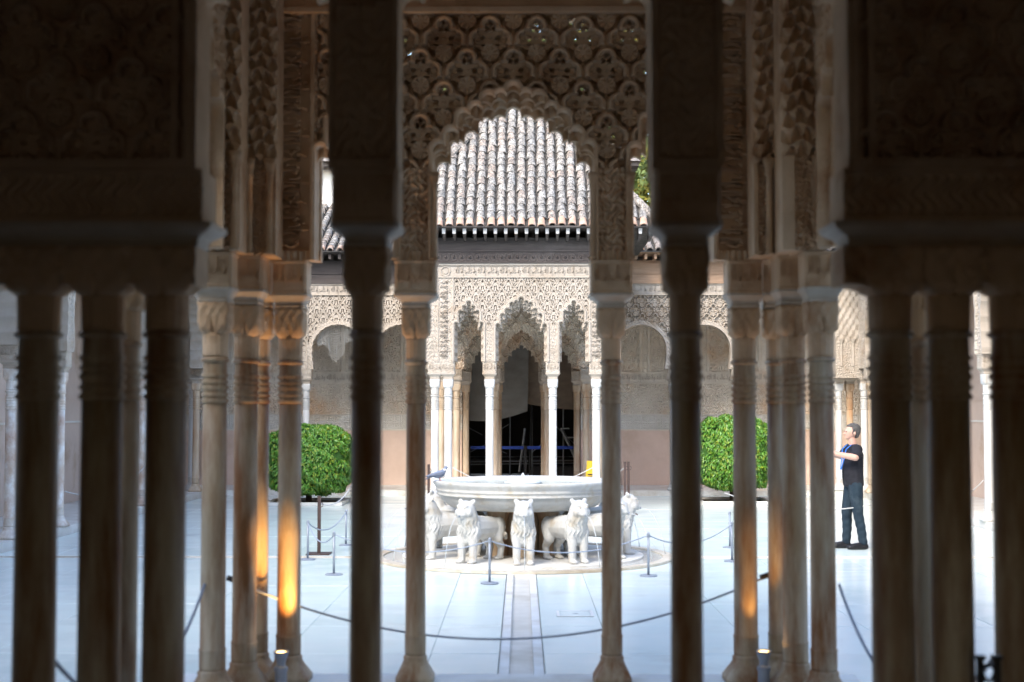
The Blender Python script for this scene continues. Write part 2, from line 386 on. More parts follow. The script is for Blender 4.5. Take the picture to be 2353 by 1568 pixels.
def motto(mb, x0, x1, y, z0, z1, relief=.02, vertical=False):
    v, f = motto_mesh()
    if vertical: V = np.stack([x1 - v[:, 2] * (x1 - x0), y + v[:, 1] * relief, z0 + v[:, 0] * (z1 - z0)], 1)
    else: V = np.stack([x0 + v[:, 0] * (x1 - x0), y + v[:, 1] * relief, z0 + v[:, 2] * (z1 - z0)], 1)
    mb.add(V, (), f)
def muqarnas(mb, o, u, n, c, half, zs, za, layers, res, v0, m=.12):
    """layers: (set-back, thickness, opening half-width change, apex change, fingers)"""
    o, n = np.array(o, float), np.array(n, float)
    for dy, th, dh, dz, ns in layers:
        f = lambda U, V: np.minimum(-slots(U, V, c, half + dh, zs + dz * .6, za + dz, ns),
                                    -slots(U, V, c, half + dh, zs + dz * .6, za + dz, ns) * 0 + (za + .16 - V - np.abs(U - c) * .25) + .02)
        dep = lambda U, V: .012 * np.cos((U - c) * np.pi * ns / (half + dh)) * np.sin((V - zs) * 38)
        mb.panel(o - n * dy, u, n, c - half - m, c + half + m, v0, za + .16, res, f, dep, th)
X3, Y3 = (1, 0, 0), (0, 1, 0)
NY, PX, NX = (0, -1, 0), (1, 0, 0), (-1, 0, 0)

# ------------------------------------------------------------------ columns
_cc = {}
def col_meshes(kind, material):
    key = (kind, material)
    if key in _cc: return _cc[key]
    near = kind.startswith('near')
    r = {'near_slim': .070, 'near_corner': .082, 'near_heavy': .092, 'far': .079}[kind]
    zr, zc, zt, zk, zb = (2.22, 2.38, 2.58, 2.68, 2.91) if near else (2.15, 2.29, 2.46, 2.58, 2.80)
    hw = {'near_slim': .095, 'near_corner': .1, 'near_heavy': .128, 'far': .098}[kind]
    ib = {'near_slim': .150, 'near_corner': .13, 'near_heavy': .15, 'far': .142}[kind]
    n = 40 if near else 24
    P = []
    mb = MB(); bw = r * 1.85
    mb.loft([(0, bw, 1), (.035, bw, 1), (.04, bw * .97, .8), (.075, bw * .86, .35), (.11, r * 1.35, .1), (.145, r * 1.15), (.16, r * 1.18), (.175, r * 1.12), (.18, r * 1.02)], n)
    P.append(('base', mb.mesh('base', M[material], smooth=True)))
    mb = MB(); mb.loft([(.18, r * 1.02), (.20, r * 1.05), (.30, r * 1.05), (.305, r * 1.08), (.315, r * 1.08), (.32, r), (1.0, r * .985), (1.92, r * .95)], n)
    P.append(('shaft', mb.mesh('shaft', M[material], smooth=True)))
    mb = MB(); z = 1.92 + (0 if near else -.05); pr = [(z - .002, r * .95)]
    for i, hgt in enumerate((.022, .018, .026, .018, .022)):
        zz = z + i * .042
        pr += [(zz, r * .96), (zz + .003, r * 1.07), (zz + hgt, r * 1.07), (zz + hgt + .003, r * .96)]
    pr += [(zr - .035, r * .94), (zr - .032, r * 1.02), (zr - .024, r * 1.14), (zr - .012, r * 1.14), (zr - .004, r * 1.0), (zr, r * .95)]
    mb.loft(pr, n); P.append(('neck_ring', mb.mesh('neck_ring', M[material], smooth=False)))
    mb = MB(); N2 = n * 2
    mb.loft([(zr + (zc - zr) * i / 6, r * (.97 + .04 * i / 6)) for i in range(7)], N2, rad=lambda th, z, rr: rr * (1 + .035 * np.abs(np.sin(th * 8))))
    sq = [(zc - .012, r * .98, 0), (zc, hw * .82, .25), (zc + .02, hw * .95, .5), (zc + .05, hw, .8)] + \
         [(zc + .05 + (zt - zc - .05) * i / 6, hw * (1 + .03 * i / 6), .9) for i in range(1, 7)]
    mb.loft(sq, N2, rad=lambda th, z, rr: rr + .009 * np.sin(th * 12 + 3 * np.sin(z * 70)) * np.sin((z - zc) * 55) - .012 * (np.abs(np.sin(th * 2)) < .12) * (z < zc + .1))
    P.append(('capital', mb.mesh('capital', M[material if not near else 'plaster_near'], smooth=True)))
    mb = MB()
    h = zk - zt
    mb.loft([(zt + .001, hw * 1.0, 1), (zt + h * .12, hw * 1.06, 1), (zt + h * .2, hw * 1.06, 1), (zt + h * .25, hw * .98, 1), (zt + h * .45, hw * 1.06, 1),
             (zt + h * .62, hw + (ib - hw) * .55, 1), (zt + h * .75, ib * .97, 1), (zt + h * .85, ib * 1.02, 1), (zk, ib * 1.02, 1)], 48)
    P.append(('cornice', mb.mesh('cornice', M['marble_cornice' if near else 'plaster'])))
    mb = MB(); ii = ib * .72   # square block: loft radius is to the flat side
    mb.loft([(zk + .001, ib * .985, 1), (zk + .012, ib, 1), (zk + .02, ib * .965, 1), (zb - .022, ib * .965, 1), (zb - .014, ib, 1), (zb, ib, 1)], 48)
    motto(mb, -ib * .84, ib * .84, -ib * .966, zk + .035, zb - .035, .018)
    P.append(('impost_block', mb.mesh('impost_block', M['plaster_near' if near else 'plaster_fine'])))
    _cc[key] = P; return P
def column(kind, material, x, y, label, group, z=.12, skip=(), dz=0.0):
    t = thing('column', (x, y, z), label, 'column', group)
    for nm, me in col_meshes(kind, material):
        if nm in skip: continue
        o = link(nm, me, t)
        if dz and nm in ('cornice', 'impost_block'): o.location.z = dz; o.scale = (1 + dz * 1.5, 1 + dz * 1.5, 1)
    return t

# ================================================================== SETTING: grounds
structure('terrain', M['earth'], (-120, 120, -60, 180, -1.0, -.12))
structure('ground_bed', M['channel'], (-7.3, 7.75, 6.2, 32.95, -.11, -.045))
floor = structure('courtyard_floor', M['kerb'], (-7.22, -.177, 19.402, 19.43, -.044, .002), (.177, 7.72, 19.402, 19.43, -.044, .002),
                  (-7.22, -.177, 19.17, 19.198, -.044, .002), (.177, 7.72, 19.17, 19.198, -.044, .002))
WL[floor] = (0, 0, 0)
# marble slabs, each one a piece
xe_r = [.18, .74, 1.95, 3.15, 4.35, 5.55, 6.7, 7.70]; xe_l = [.18, .74, 1.95, 3.15, 4.35, 5.55, 6.4, 7.20]
ye = [10.25] + [10.25 + (19.165 - 10.25) * i / 6 for i in range(1, 7)]
ye2 = [19.435 + (32.9 - 19.435) * i / 9 for i in range(10)]
_sm = {}
def slab(x0, x1, y0, y1):
    g = .0022; w, d = x1 - x0 - 2 * g, y1 - y0 - 2 * g; key = (round(w, 3), round(d, 3))
    if key not in _sm:
        mb = MB(); b = .002
        V = [(sx * w / 2, sy * d / 2, -.04) for sx, sy in ((-1, -1), (1, -1), (1, 1), (-1, 1))] + \
            [(sx * w / 2, sy * d / 2, -b) for sx, sy in ((-1, -1), (1, -1), (1, 1), (-1, 1))] + \
            [(sx * (w / 2 - b), sy * (d / 2 - b), 0) for sx, sy in ((-1, -1), (1, -1), (1, 1), (-1, 1))]
        Q = [(8, 9, 10, 11)] + [(l * 4 + i, l * 4 + (i + 1) % 4, l * 4 + 4 + (i + 1) % 4, l * 4 + 4 + i) for l in (0, 1) for i in range(4)]
        mb.add(V, Q); _sm[key] = mb.mesh('paving_slab', M['slab'])
    link('paving_slab', _sm[key], floor, ((x0 + x1) / 2, (y0 + y1) / 2, random.uniform(-.0015, .0015)))
for sg in (1, -1):       # paving on both flanks of the near pavilion
    for j in range(3):
        for i in range(4):
            a, b = sg * (2.46 + i * 1.25), sg * (3.71 + i * 1.25); slab(min(a, b), max(a, b), 6.3 + j * 1.31, 6.3 + (j + 1) * 1.31)
for es, sg in ((xe_r, 1), (xe_l, -1)):
    for yy in (ye, ye2):
        for j in range(len(yy) - 1):
            for i in range(len(es) - 1):
                a, b = sg * es[i], sg * es[i + 1]
                slab(min(a, b), max(a, b), yy[j], yy[j + 1])
ch = structure('water_channel', M['kerb'], (-.172, -.095, 10.25, 17.3, -.044, .003), (.095, .172, 10.25, 17.3, -.044, .003),
               (-.172, -.095, 21.3, 27.5, -.044, .003), (.095, .172, 21.3, 27.5, -.044, .003))
WL[ch] = (0, 0, 0)
boxes('channel_end', M['kerb'], ch, (-.094, .094, 17.262, 17.30, -.0275, .0028))
boxes('channel_bed', M['channel'], ch, (-.094, .094, 10.2, 17.42, -.046, -.028), (-7.2, -2.0, 19.2, 19.4, -.046, -.028), (2.0, 7.7, 19.2, 19.4, -.046, -.028))
structure('gallery_floor', M['kerb'], (-9.3, 9.9, 32.95, 35.6, -.1, .12), (-2.05, 2.05, 27.5, 32.949, -.1, .121),
          (-9.3, -7.28, 6.0, 32.949, -.1, .12), (7.74, 9.9, 6.0, 32.949, -.1, .12))
structure('pavilion_floor', M['kerb'], (-2.45, 2.35, 6.05, 10.2, -.1, .12)); structure('hall_floor', M['hall_floor'], (-3.4, 3.4, -4.2, 6.049, -.1, .12))
# step nosing in front of the far gallery
structure('gallery_step', M['kerb'], (-7.27, -2.06, 32.9, 32.948, -.04, .108), (2.06, 7.73, 32.9, 32.948, -.04, .108))
# manhole plate
t = thing('access_cover', (.52, 14.0, 0), 'square marble access cover with a thin metal rim set in the paving', 'access cover')
boxes('rim', M['kerb'], t, (.34, .70, 13.8, 13.83, .0017, .006), (.34, .70, 14.17, 14.2, .0017, .006), (.34, .37, 13.831, 14.169, .0017, .006), (.67, .70, 13.831, 14.169, .0017, .006))
boxes('lid', M['slab'], t, (.375, .665, 13.835, 14.165, .0017, .005)); boxes('grip', M['grey_metal'], t, (.50, .55, 13.98, 14.0, .0052, .008))

# ================================================================== FAR PAVILION
FP = thing('pavilion', (0, 28.0, .12), 'carved plaster pavilion across the courtyard with a tall pyramid tile roof', 'pavilion')
YF = 27.86
cen = [(-1.03, .262, 3.44, 3.98, 7), (0.0, .478, 3.44, 4.05, 11), (1.03, .262, 3.44, 3.98, 7)]
def fp_open(U, V, big=0.0, bz=0.0):
    S = np.full(U.shape, -9.)
    for c, h, zs, za, ns in cen: S = np.maximum(S, slots(U, V, c, h + big, zs + bz * .6, za + bz, ns))
    return S
def fp_depth(U, V):
    D = ogee(U, V - 4.56, .254, .193, .05)
    op = fp_open(U, V, .02, .10)
    pier = (V < 3.62)
    D = np.where(pier, arabesque(U, V, .11, .010), D)
    edge = np.abs(U) > 1.33
    D = np.where(edge, np.where(np.abs(np.abs(U) - 1.49) < .125, -.006 + .006 * np.sin(U * 90 + 3 * np.sin(V * 23)) * np.sin(V * 47), arabesque(U, V, .17, .012)), D)
    D = np.where(np.abs(np.abs(U) - 1.345) < .018, .012, D); D = np.where(np.abs(np.abs(U) - 1.635) < .016, .012, D)
    D = np.where(V > 4.565, 0.0, D)
    D = np.where(op > -.075, .004 * np.sin(V * 60), D)
    D = np.where(op > -.045, .035, D); D = np.where(op > -.012, .02, D)
    return D
mb = MB(); mb.panel((0, YF, 0), X3, NY, -1.95, 1.95, 2.922, 4.86, .0085, lambda U, V: -fp_open(U, V, .02, .10), fp_depth, .07)
mb.build('facade', M['plaster'], FP)
for c, h, zs, za, ns in cen:
    mb = MB()
    muqarnas(mb, (0, YF, 0), X3, NY, c, h, zs, za, [(.06, .05, .0, .04, ns + 2), (.11, .05, -.006, -.01, ns), (.165, .05, -.02, -.05, ns + 2), (.22, .06, -.03, -.09, ns)], .0085, 2.93)
    mb.build('muqarnas_arch', M['plaster'], FP)
# top inscription band: the motto repeated, with roundels in the corners
boxes('band_moulding', M['plaster'], FP, (-1.955, 1.955, YF - .022, YF + .02, 4.575, 4.597), (-1.955, 1.955, YF - .035, YF + .02, 4.815, 4.858))
for i in range(6):
    mb = MB(); x0 = -1.31 + i * .437; motto(mb, x0 + .012, x0 + .42, YF - .003, 4.615, 4.80, .03)
    mb.build('inscription', M['plaster'], FP)
for sg in (-1, 1):
    for k in range(4):
        mb = MB(); motto(mb, sg * 1.49 - .105, sg * 1.49 + .105, YF - .0, 3.0 + k * .385, 3.36 + k * .385, .03, True); mb.build('inscription', M['plaster'], FP)
    mb = MB(); mb.tube([(sg * 1.49 + .09 * math.cos(a * math.pi / 12), YF - .01, 4.70 + .09 * math.sin(a * math.pi / 12)) for a in range(25)], .013, 6, False)
    mb.tube([(sg * 1.49, YF - .02, 4.70), (sg * 1.49, YF + .01, 4.70)], .05, 12); mb.build('roundel', M['plaster'], FP)
# side walls, ceiling
for sg in (-1, 1):
    u, n = (Y3, PX) if sg > 0 else ((0, -1, 0), NX)
    mb = MB()
    op = (lambda U, V: -np.maximum(slots(U, V, 29.25, 1.0, 3.4, 4.1, 13), slots(U, V, 31.75, 1.0, 3.4, 4.1, 13))) if sg > 0 else \
         (lambda U, V: -np.maximum(slots(U, V, -29.25, 1.0, 3.4, 4.1, 13), slots(U, V, -31.75, 1.0, 3.4, 4.1, 13)))
    mb.panel((sg * 1.95, 0, 0), u, n, 28.15 if sg > 0 else -32.85, 32.85 if sg > 0 else -28.15, 2.922, 4.86, .02, op,
             lambda U, V: arabesque(U, V, .2, .012), .25)
    mb.build('side_wall', M['plaster'], FP)
boxes('ceiling', M['wood_brown'], FP, (-1.94, 1.94, 27.95, 33.0, 4.87, 4.95))
# wooden frieze and eave
boxes('frieze', M['wood_dark'], FP, (-2.0, 2.0, YF - .05, YF + .1, 4.862, 5.08), (-2.01, 2.01, YF - .075, YF + .1, 5.082, 5.115), (-2.0, 2.0, YF - .06, YF + .1, 5.117, 5.32), (-2.02, 2.02, YF - .09, YF + .1, 5.322, 5.352),
      (-2.01, 2.01, YF - .07, YF + .1, 4.8605, 4.885), (-2.05, -1.96, 27.97, 32.9, 4.862, 5.352), (1.96, 2.05, 27.97, 32.9, 4.862, 5.352))
rng = random.Random(5)
for i in range(26):
    x = -1.95 + i * .156
    mb = MB(); mb.loft([(0, .022), (.012, .026), (.03, .02), (.042, .006)], 8); me = mb.mesh('boss', M['wood_dark'], smooth=True)
    link('boss', me, FP, (x, YF - .05 - 28, 4.975 - .12), (R(90), 0, 0)); 
    mb = MB(); mb.tube([(x + .07 * math.cos(a * math.pi / 8), YF - .052, 4.975 + .085 * math.sin(a * math.pi / 8)) for a in range(17)], .007, 5, False)
    mb.build('carved_scroll', M['wood_dark'], FP)
ZE, HE, PITCH, YE = 5.53, 2.66, 1.25, 27.25
mbk = MB(); mbk.add([(-.026, 0, 0), (.026, 0, 0), (.026, 0, .09), (-.026, 0, .09), (-.026, .5, -.12), (.026, .5, -.12), (.026, .5, .09), (-.026, .5, .09), (-.026, .16, -.09), (.026, .16, -.09)],
                     [(0, 1, 2, 3), (3, 2, 6, 7), (8, 9, 1, 0), (4, 5, 9, 8), (7, 6, 5, 4)], [(0, 3, 7, 4, 8), (1, 9, 5, 6, 2)])
brk = mbk.mesh('rafter_bracket', M['wood_dark'])
mbt = MB(); mbt.add([(-.03, -.012, -.02), (.03, -.012, -.02), (.036, -.012, .088), (-.036, -.012, .088), (-.03, .04, -.02), (.03, .04, -.02), (.036, .04, .088), (-.036, .04, .088)],
                    [(0, 1, 2, 3), (4, 7, 6, 5), (0, 4, 5, 1), (1, 5, 6, 2), (2, 6, 7, 3), (3, 7, 4, 0)])
brt = mbt.mesh('bracket_tip', M['wood_tip'])
for i in range(26):
    o = link('rafter_bracket', brk, FP, (-2.5 + i * .2, YE + .1 - 28, 5.40 - .12)); link('bracket_tip', brt, o, (0, 0, 0))
boxes('eave_board', M['wood_dark'], FP, (-HE, HE, YE, YE + .06, 5.495, 5.525), (-HE, HE, YE + .061, 28.2, 5.494, 5.512))
# roof body and tiles
YC = YE + HE; ZA = ZE + HE * PITCH; SL = math.hypot(1, PITCH); ang = math.atan(PITCH)
mb = MB(); mb.add([(-HE, YE, ZE - .03), (HE, YE, ZE - .03), (HE, YE + 2 * HE, ZE - .03), (-HE, YE + 2 * HE, ZE - .03), (0, YC, ZA - .03)], [(3, 2, 1, 0)], [(0, 1, 4), (1, 2, 4), (2, 3, 4), (3, 0, 4)])
mb.build('roof', M['tile_pan'], FP)
def tile_geo(l, r0, r1, n=7, y0=0, x=0, z=0, inv=False):
    V = []; a0 = [math.pi * k / n for k in range(n + 1)]
    for rr, yy, zz, th in ((r0, 0, .0, 0), (r1, l, .0, 0), (r0 - .02, .004, -.006, 0)):
        V += [(x - rr * math.cos(a), y0 + yy, z + zz + (-1 if inv else 1) * rr * math.sin(a) * .85) for a in a0]
    m = n + 1
    Q = [(k, k + 1, m + k + 1, m + k) for k in range(n)] + [(2 * m + k, 2 * m + k + 1, k + 1, k) for k in range(n)]
    return V, Q
tile_me = []
for k in range(3):
    mb = MB(); V, Q = tile_geo(.215, .084 + k * .003, .060 + k * .002); mb.add(V, Q); tile_me.append(mb.mesh('roof_tile', M['tile'], smooth=False))
mb = MB(); V, Q = tile_geo(.20, .08, .062); mb.add(V, Q); tile_edge = mb.mesh('eave_tile', M['tile_edge'])
CW, CH = .197, .192
Lsl = HE * SL
def roof_local(x, s):   # point on the front slope, s up the slope
    return (x, YE + s / SL, ZE + s * PITCH / SL)
cnt = 0; rest = MB()
Rx = np.array(Matrix.Rotation(ang, 3, 'X'))
for j in range(int(Lsl / CH)):
    s = j * CH; hw = HE * (1 - s / Lsl)
    for i in range(-14, 15):
        x = i * CW
        if abs(x) > hw - .05: continue
        p = roof_local(x + random.uniform(-.013, .013), s - .03 + random.uniform(-.02, .02))
        if cnt < 296:
            me = tile_edge if j == 0 else random.choice(tile_me)
            link('eave_tile' if j == 0 else 'roof_tile', me, FP, (p[0], p[1] - 28, p[2] - .12 + (.012 if j == 0 else 0)), (ang + .05 + random.uniform(-.03, .03), 0, random.gauss(0, .045)))
            cnt += 1
        else:
            V, Q = tile_geo(.215, .076, .06); rest.add(np.array(V) @ Rx.T + np.array(p), Q)
    for i in range(-14, 14):       # pan tiles between the covers
        x = (i + .5) * CW
        if abs(x) > hw - .02: continue
        p = roof_local(x, s); V, Q = tile_geo(.215, .055, .05, 5, inv=True)
        rest.add(np.array(V) @ np.array(Matrix.Rotation(ang + .06, 3, 'X')).T + np.array(p) + np.array((0, 0, .012)), Q)
for sg in (-1, 1):                   # side slopes and hips
    Rz = np.array(Matrix.Rotation(sg * math.pi / 2, 3, 'Z'))
    for j in range(int(Lsl / CH)):
        s = j * CH; hw = HE * (1 - s / Lsl)
        for i in range(-14, 15):
            x = i * CW
            if abs(x) > hw - .05: continue
            p = np.array((x, -HE + s / SL, ZE + s * PITCH / SL))
            V, Q = tile_geo(.215, .076, .06, 5)
            rest.add((np.array(V) @ Rx.T + p) @ Rz.T + np.array((0, YC, 0)), Q)
    for sy in (-1, 1):
        for k in range(26):
            f0, f1 = k / 26, (k + 1.15) / 26
            a = Vector((sg * HE * (1 - f0), YC + sy * HE * (1 - f0), ZE + .05 + (ZA - ZE) * f0)); b = Vector((sg * HE * (1 - f1), YC + sy * HE * (1 - f1), ZE + .05 + (ZA - ZE) * f1))
            rest.tube([a, b], [.085, .07], 8, False)
o = rest.build('roof_tiles', M['tile'], FP); o['kind'] = 'stuff'
# second and third arcades, seen through the front one
G_PAV = 'white marble columns of the far pavilion'; G_INN = 'stained columns inside the far pavilion'
mb = MB(); c2 = [(-1.03, .29, 3.35, 3.92, 7), (0, .50, 3.35, 4.0, 11), (1.03, .29, 3.35, 3.92, 7)]
def open2(cs, d=0.0, dz=0.0):
    def f(U, V):
        S = np.full(U.shape, -9.)
        for c, h, zs, za, ns in cs: S = np.maximum(S, slots(U, V, c, h + d, zs + dz * .6, za + dz, ns))
        return -S
    return f
mb.panel((0, 32.9, 0), X3, NY, -1.93, 1.93, 2.922, 4.86, .012, open2(c2), lambda U, V: trefoil(U, V, .26, .2, 3.0, 4.9, 0, .04), .1)
for c, h, zs, za, ns in c2: muqarnas(mb, (0, 32.9, 0), X3, NY, c, h, zs, za, [(.09, .06, -.01, -.06, ns + 2), (.15, .06, -.02, -.12, ns), (.21, .06, -.035, -.19, ns + 2)], .012, 2.94)
mb.build('rear_arcade', M['plaster_wall'], FP)
xs1 = [(-1.70, 'leftmost white column of the far pavilion, outer one of its left corner pair'), (-1.44, 'white column beside the left corner of the far pavilion, right one of the pair behind the pigeon'),
       (-.625, 'slim white column left of the central opening of the far pavilion'), (.617, 'slim white column right of the central opening of the far pavilion'),
       (1.47, 'white column at the right corner of the far pavilion beside the yellow sign'), (1.71, 'outermost white column at the right corner of the far pavilion')]
for x, lb in xs1: column('far', 'marble_white', x, 28.0, lb, G_PAV)
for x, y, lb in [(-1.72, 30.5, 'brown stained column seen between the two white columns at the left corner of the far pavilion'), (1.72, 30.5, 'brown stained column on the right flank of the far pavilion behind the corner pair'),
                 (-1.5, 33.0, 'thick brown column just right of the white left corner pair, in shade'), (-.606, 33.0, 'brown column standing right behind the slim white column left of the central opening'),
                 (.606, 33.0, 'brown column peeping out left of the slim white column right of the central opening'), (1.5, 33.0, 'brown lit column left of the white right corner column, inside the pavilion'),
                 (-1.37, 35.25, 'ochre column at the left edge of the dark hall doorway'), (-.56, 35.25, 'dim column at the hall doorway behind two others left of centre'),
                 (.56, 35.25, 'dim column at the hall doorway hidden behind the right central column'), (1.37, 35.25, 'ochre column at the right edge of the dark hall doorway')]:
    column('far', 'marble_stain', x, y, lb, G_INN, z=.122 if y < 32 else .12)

# ================================================================== FAR GALLERY (both sides of the pavilion)
FG = thing('gallery', (0, 34.0, .12), 'arcaded gallery behind the far pavilion with carved back wall and tile roof', 'gallery')
YG = 32.92
def gal_side(sg, cs, u0, u1, pat):
    def solid(U, V):
        S = np.full(U.shape, -9.)
        for c, h, zc in cs:
            sc = .0 if pat else .014 * np.abs(np.sin(np.arctan2(V - zc, U - c) * 13))
            S = np.maximum(S, round_arch(U, V, c, h, zc) + sc)
        return -S
    def depth(U, V):
        D = ogee(U + .1, V - .06, .30, .21, .06) if not pat else trefoil(U, V, .30, .22, 2.9, 4.7, .1, .06)
        S = -solid(U, V)
        D = np.where(V < 3.45, arabesque(U, V, .14, .010), D)
        D = np.where(S > -.10, .012 + .006 * np.sin(V * 70 + U * 70), D); D = np.where(S > -.03, .025, D)
        for c, h, zc in cs:
            D = np.where((np.abs(np.abs(U - c) - h - .115) < .014) & (V > 2.95), .02, D)
        return np.where(V > 4.63, 0, D)
    mb = MB(); mb.panel((0, YG, 0), X3, NY, u0, u1, 2.922, 4.9, .011, solid, depth, .24)
    mb.build('arcade_wall', M['plaster'], FG)
    mb = MB(); w = .47; k = int((u1 - u0 - .1) / w)
    for i in range(k): motto(mb, u0 + .06 + i * w, u0 + .06 + i * w + .43, YG - .003, 4.67, 4.86, .03)
    mb.build('inscription', M['plaster'], FG)
    boxes('band_moulding', M['plaster'], FG, (u0, u1, YG - .03, YG + .02, 4.632, 4.652), (u0, u1, YG - .03, YG + .02, 4.878, 4.9))
arL = [(-6.45, 1.2, 3.3), (-4.26, .585, 3.36), (-2.775, .585, 3.36)]; arR = [(2.775, .585, 3.36), (4.26, .585, 3.36), (6.6, 1.3, 3.3)]
gal_side(-1, arL, -7.3, -1.96, False)
gal_side(1, arR, 1.96, 7.75, True)
for a, b, wd in ((-7.6, -2.06, 'wood_dark'), (2.06, 7.9, 'wood_brown')):
    boxes('frieze', M[wd], FG, (a, b, YG - .05, YG + .2, 4.902, 5.12), (a, b, YG - .075, YG + .2, 5.122, 5.16), (a, b, YG - .06, YG + .2, 5.162, 5.40), (a, b, YG - .09, YG + .2, 5.402, 5.43))
    k = int((b - a) / .22)
    mb = MB()
    for i in range(k):
        mb.box(a + .1 + i * .22, a + .16 + i * .22, 32.42, YG - .05, 5.432, 5.55)
    mb.build('rafters', M[wd], FG); boxes('eave_board', M[wd], FG, (a, b, 32.36, YG + .2, 5.552, 5.575))
# gallery roof tiles: individual where the photo shows them
pg = .42; ag = math.atan(pg); Lg = 3.7 * math.hypot(1, pg); Rg = np.array(Matrix.Rotation(ag + .04, 3, 'X')); restg = MB()
for a, b in ((-9.5, -2.2), (2.2, 10.0)):
    for j in range(int(Lg / .2)):
        s = j * .2
        for i in range(int((b - a) / .21)):
            x = a + .1 + i * .21; p = np.array((x + random.uniform(-.01, .01), 32.3 + s * math.cos(ag), 5.60 + s * math.sin(ag) + .02))
            D = 32.3 + s; px = 1198 + x * F_PX / D
            if 700 < px < 800 or 1430 < px < 1490:
                link('eave_tile' if j == 0 else 'roof_tile', tile_edge if j == 0 else random.choice(tile_me), FG, tuple(p - np.array(WL[FG])), (ag + .04 + random.uniform(-.03, .03), 0, random.uniform(-.04, .04)))
            else:
                V, Q = tile_geo(.225, .08, .064, 5); restg.add(np.array(V) @ Rg.T + p, Q)
o = restg.build('roof_tiles', M['tile'], FG); o['kind'] = 'stuff'
mb = MB()
for a, b in ((-9.5, -2.0), (2.0, 10.0)):
    mb.add([(a, 32.3, 5.58), (b, 32.3, 5.58), (b, 36.0, 5.58 + 3.7 * pg), (a, 36.0, 5.58 + 3.7 * pg), (a, 32.3, 5.5775), (b, 32.3, 5.5775), (b, 36.0, 5.577), (a, 36.0, 5.577)],
           [(0, 1, 2, 3), (4, 7, 6, 5), (0, 4, 5, 1), (1, 5, 6, 2), (2, 6, 7, 3), (3, 7, 4, 0)])
mb.build('roof', M['tile_pan'], FG)
boxes('ceiling', M['wood_brown'], FG, (-9.2, -1.97, 33.17, 35.3, 4.905, 5.0), (1.97, 9.8, 33.17, 35.3, 4.905, 5.0), (-1.96, 1.96, 33.01, 35.3, 4.955, 5.02))
# back wall: plain dado, strapwork band, arabesque, inscription, tall panels
YB = 35.3
for a, b in ((-9.2, -1.47), (1.47, 9.8)):
    boxes('dado', M['salmon'], FG, (a, b, YB, YB + .3, .12, 1.46))
    mb = MB(); mb.panel((0, YB, 0), X3, NY, a, b, 1.49, 1.86, .013, None, lambda U, V: interlace(U, V - 1.49, .185, .028), .3, False); mb.build('strapwork_band', M['strap'], FG)
    boxes('band_moulding', M['plaster_wall'], FG, (a, b, YB - .012, YB + .3, 1.461, 1.489), (a, b, YB - .012, YB + .3, 1.861, 1.885), (a, b, YB - .012, YB + .3, 2.62, 2.645), (a, b, YB - .014, YB + .3, 2.89, 2.92))
    mb = MB(); mb.panel((0, YB, 0), X3, NY, a, b, 1.886, 2.619, .016, None, lambda U, V: arabesque(U, V, .16, .026), .3, False); mb.build('arabesque_panel', M['plaster_wall'], FG)
    boxes('inscription_ground', M['plaster_wall'], FG, (a, b, YB, YB + .3, 2.646, 2.889))
    mb = MB(); k = int((b - a) / .62)
    for i in range(k): motto(mb, a + .03 + i * .62, a + .6 + i * .62, YB - .002, 2.665, 2.87, .03)
    mb.build('inscription', M['plaster_fine'], FG)
    mb = MB()
    def dep(U, V):
        D = ogee(U, V, .34, .25, .035) * .8 + arabesque(U, V, .10, .008)
        return np.where(np.abs((U - .1) % 1.48 - .74) > .60, np.where(np.abs((U - .1) % 1.48 - .74) > .68, arabesque(U, V, .12, .008), .02), D)
    mb.panel((0, YB, 0), X3, NY, a, b, 2.921, 4.9, .016, None, dep, .3, False); mb.build('sebka_panel', M['plaster_wall'], FG)
c3 = [(-.965, .30, 3.05, 3.60, 7), (0, .455, 3.05, 3.68, 9), (.965, .30, 3.05, 3.60, 7)]
mb = MB(); mb.panel((0, YB - .02, 0), X3, NY, -1.468, 1.468, 2.922, 4.95, .013, open2(c3), lambda U, V: trefoil(U, V, .26, .2, 3.0, 4.9, 0, .04), .1)
for c, h, zs, za, ns in c3: muqarnas(mb, (0, YB - .02, 0), X3, NY, c, h, zs, za, [(.09, .07, -.012, -.06, ns + 2), (.16, .07, -.03, -.13, ns)], .013, 2.94)
mb.build('doorway_arcade', M['plaster_wall'], FG)
G_GAL = 'columns of the far gallery'
for x, lb in ((-5.0, 'pale gallery column standing left of the netted arch behind the left bush'), (-3.52, 'gallery column between the netted arch and the next arch to its right'),
              (3.52, 'gallery column right of the arch next to the far pavilion, right half'), (5.0, 'gallery column behind the right bush at the right end of its arch')):
    column('far', 'marble_white', x, 33.05, lb, G_GAL)
# bird net in the left arch
net = MB()
rr = random.Random(2)
def netp(i, j):
    x = -4.26 + (i / 26 - .5) * .95; zt = 3.36 + math.sqrt(max(.585 ** 2 - (x + 4.26) ** 2, .01)) - .02
    d = (.62 * math.exp(-((i / 26 - .45) / .22) ** 2) + .22)
    return (x * 1.0 + (.04 * math.sin(i * 1.3)) * j / 14, 33.02 + .07 * math.sin(i * .9) * j / 14, zt - d * j / 14)
for i in range(27): net.tube([netp(i, j) for j in range(15)], .003, 3, False)
for j in range(15): net.tube([netp(i, j) for i in range(27)], .003, 3, False)
tag(net.build('bird_net', M['net']), 'torn pale bird net hanging down in the gallery arch above the left bush', 'net')

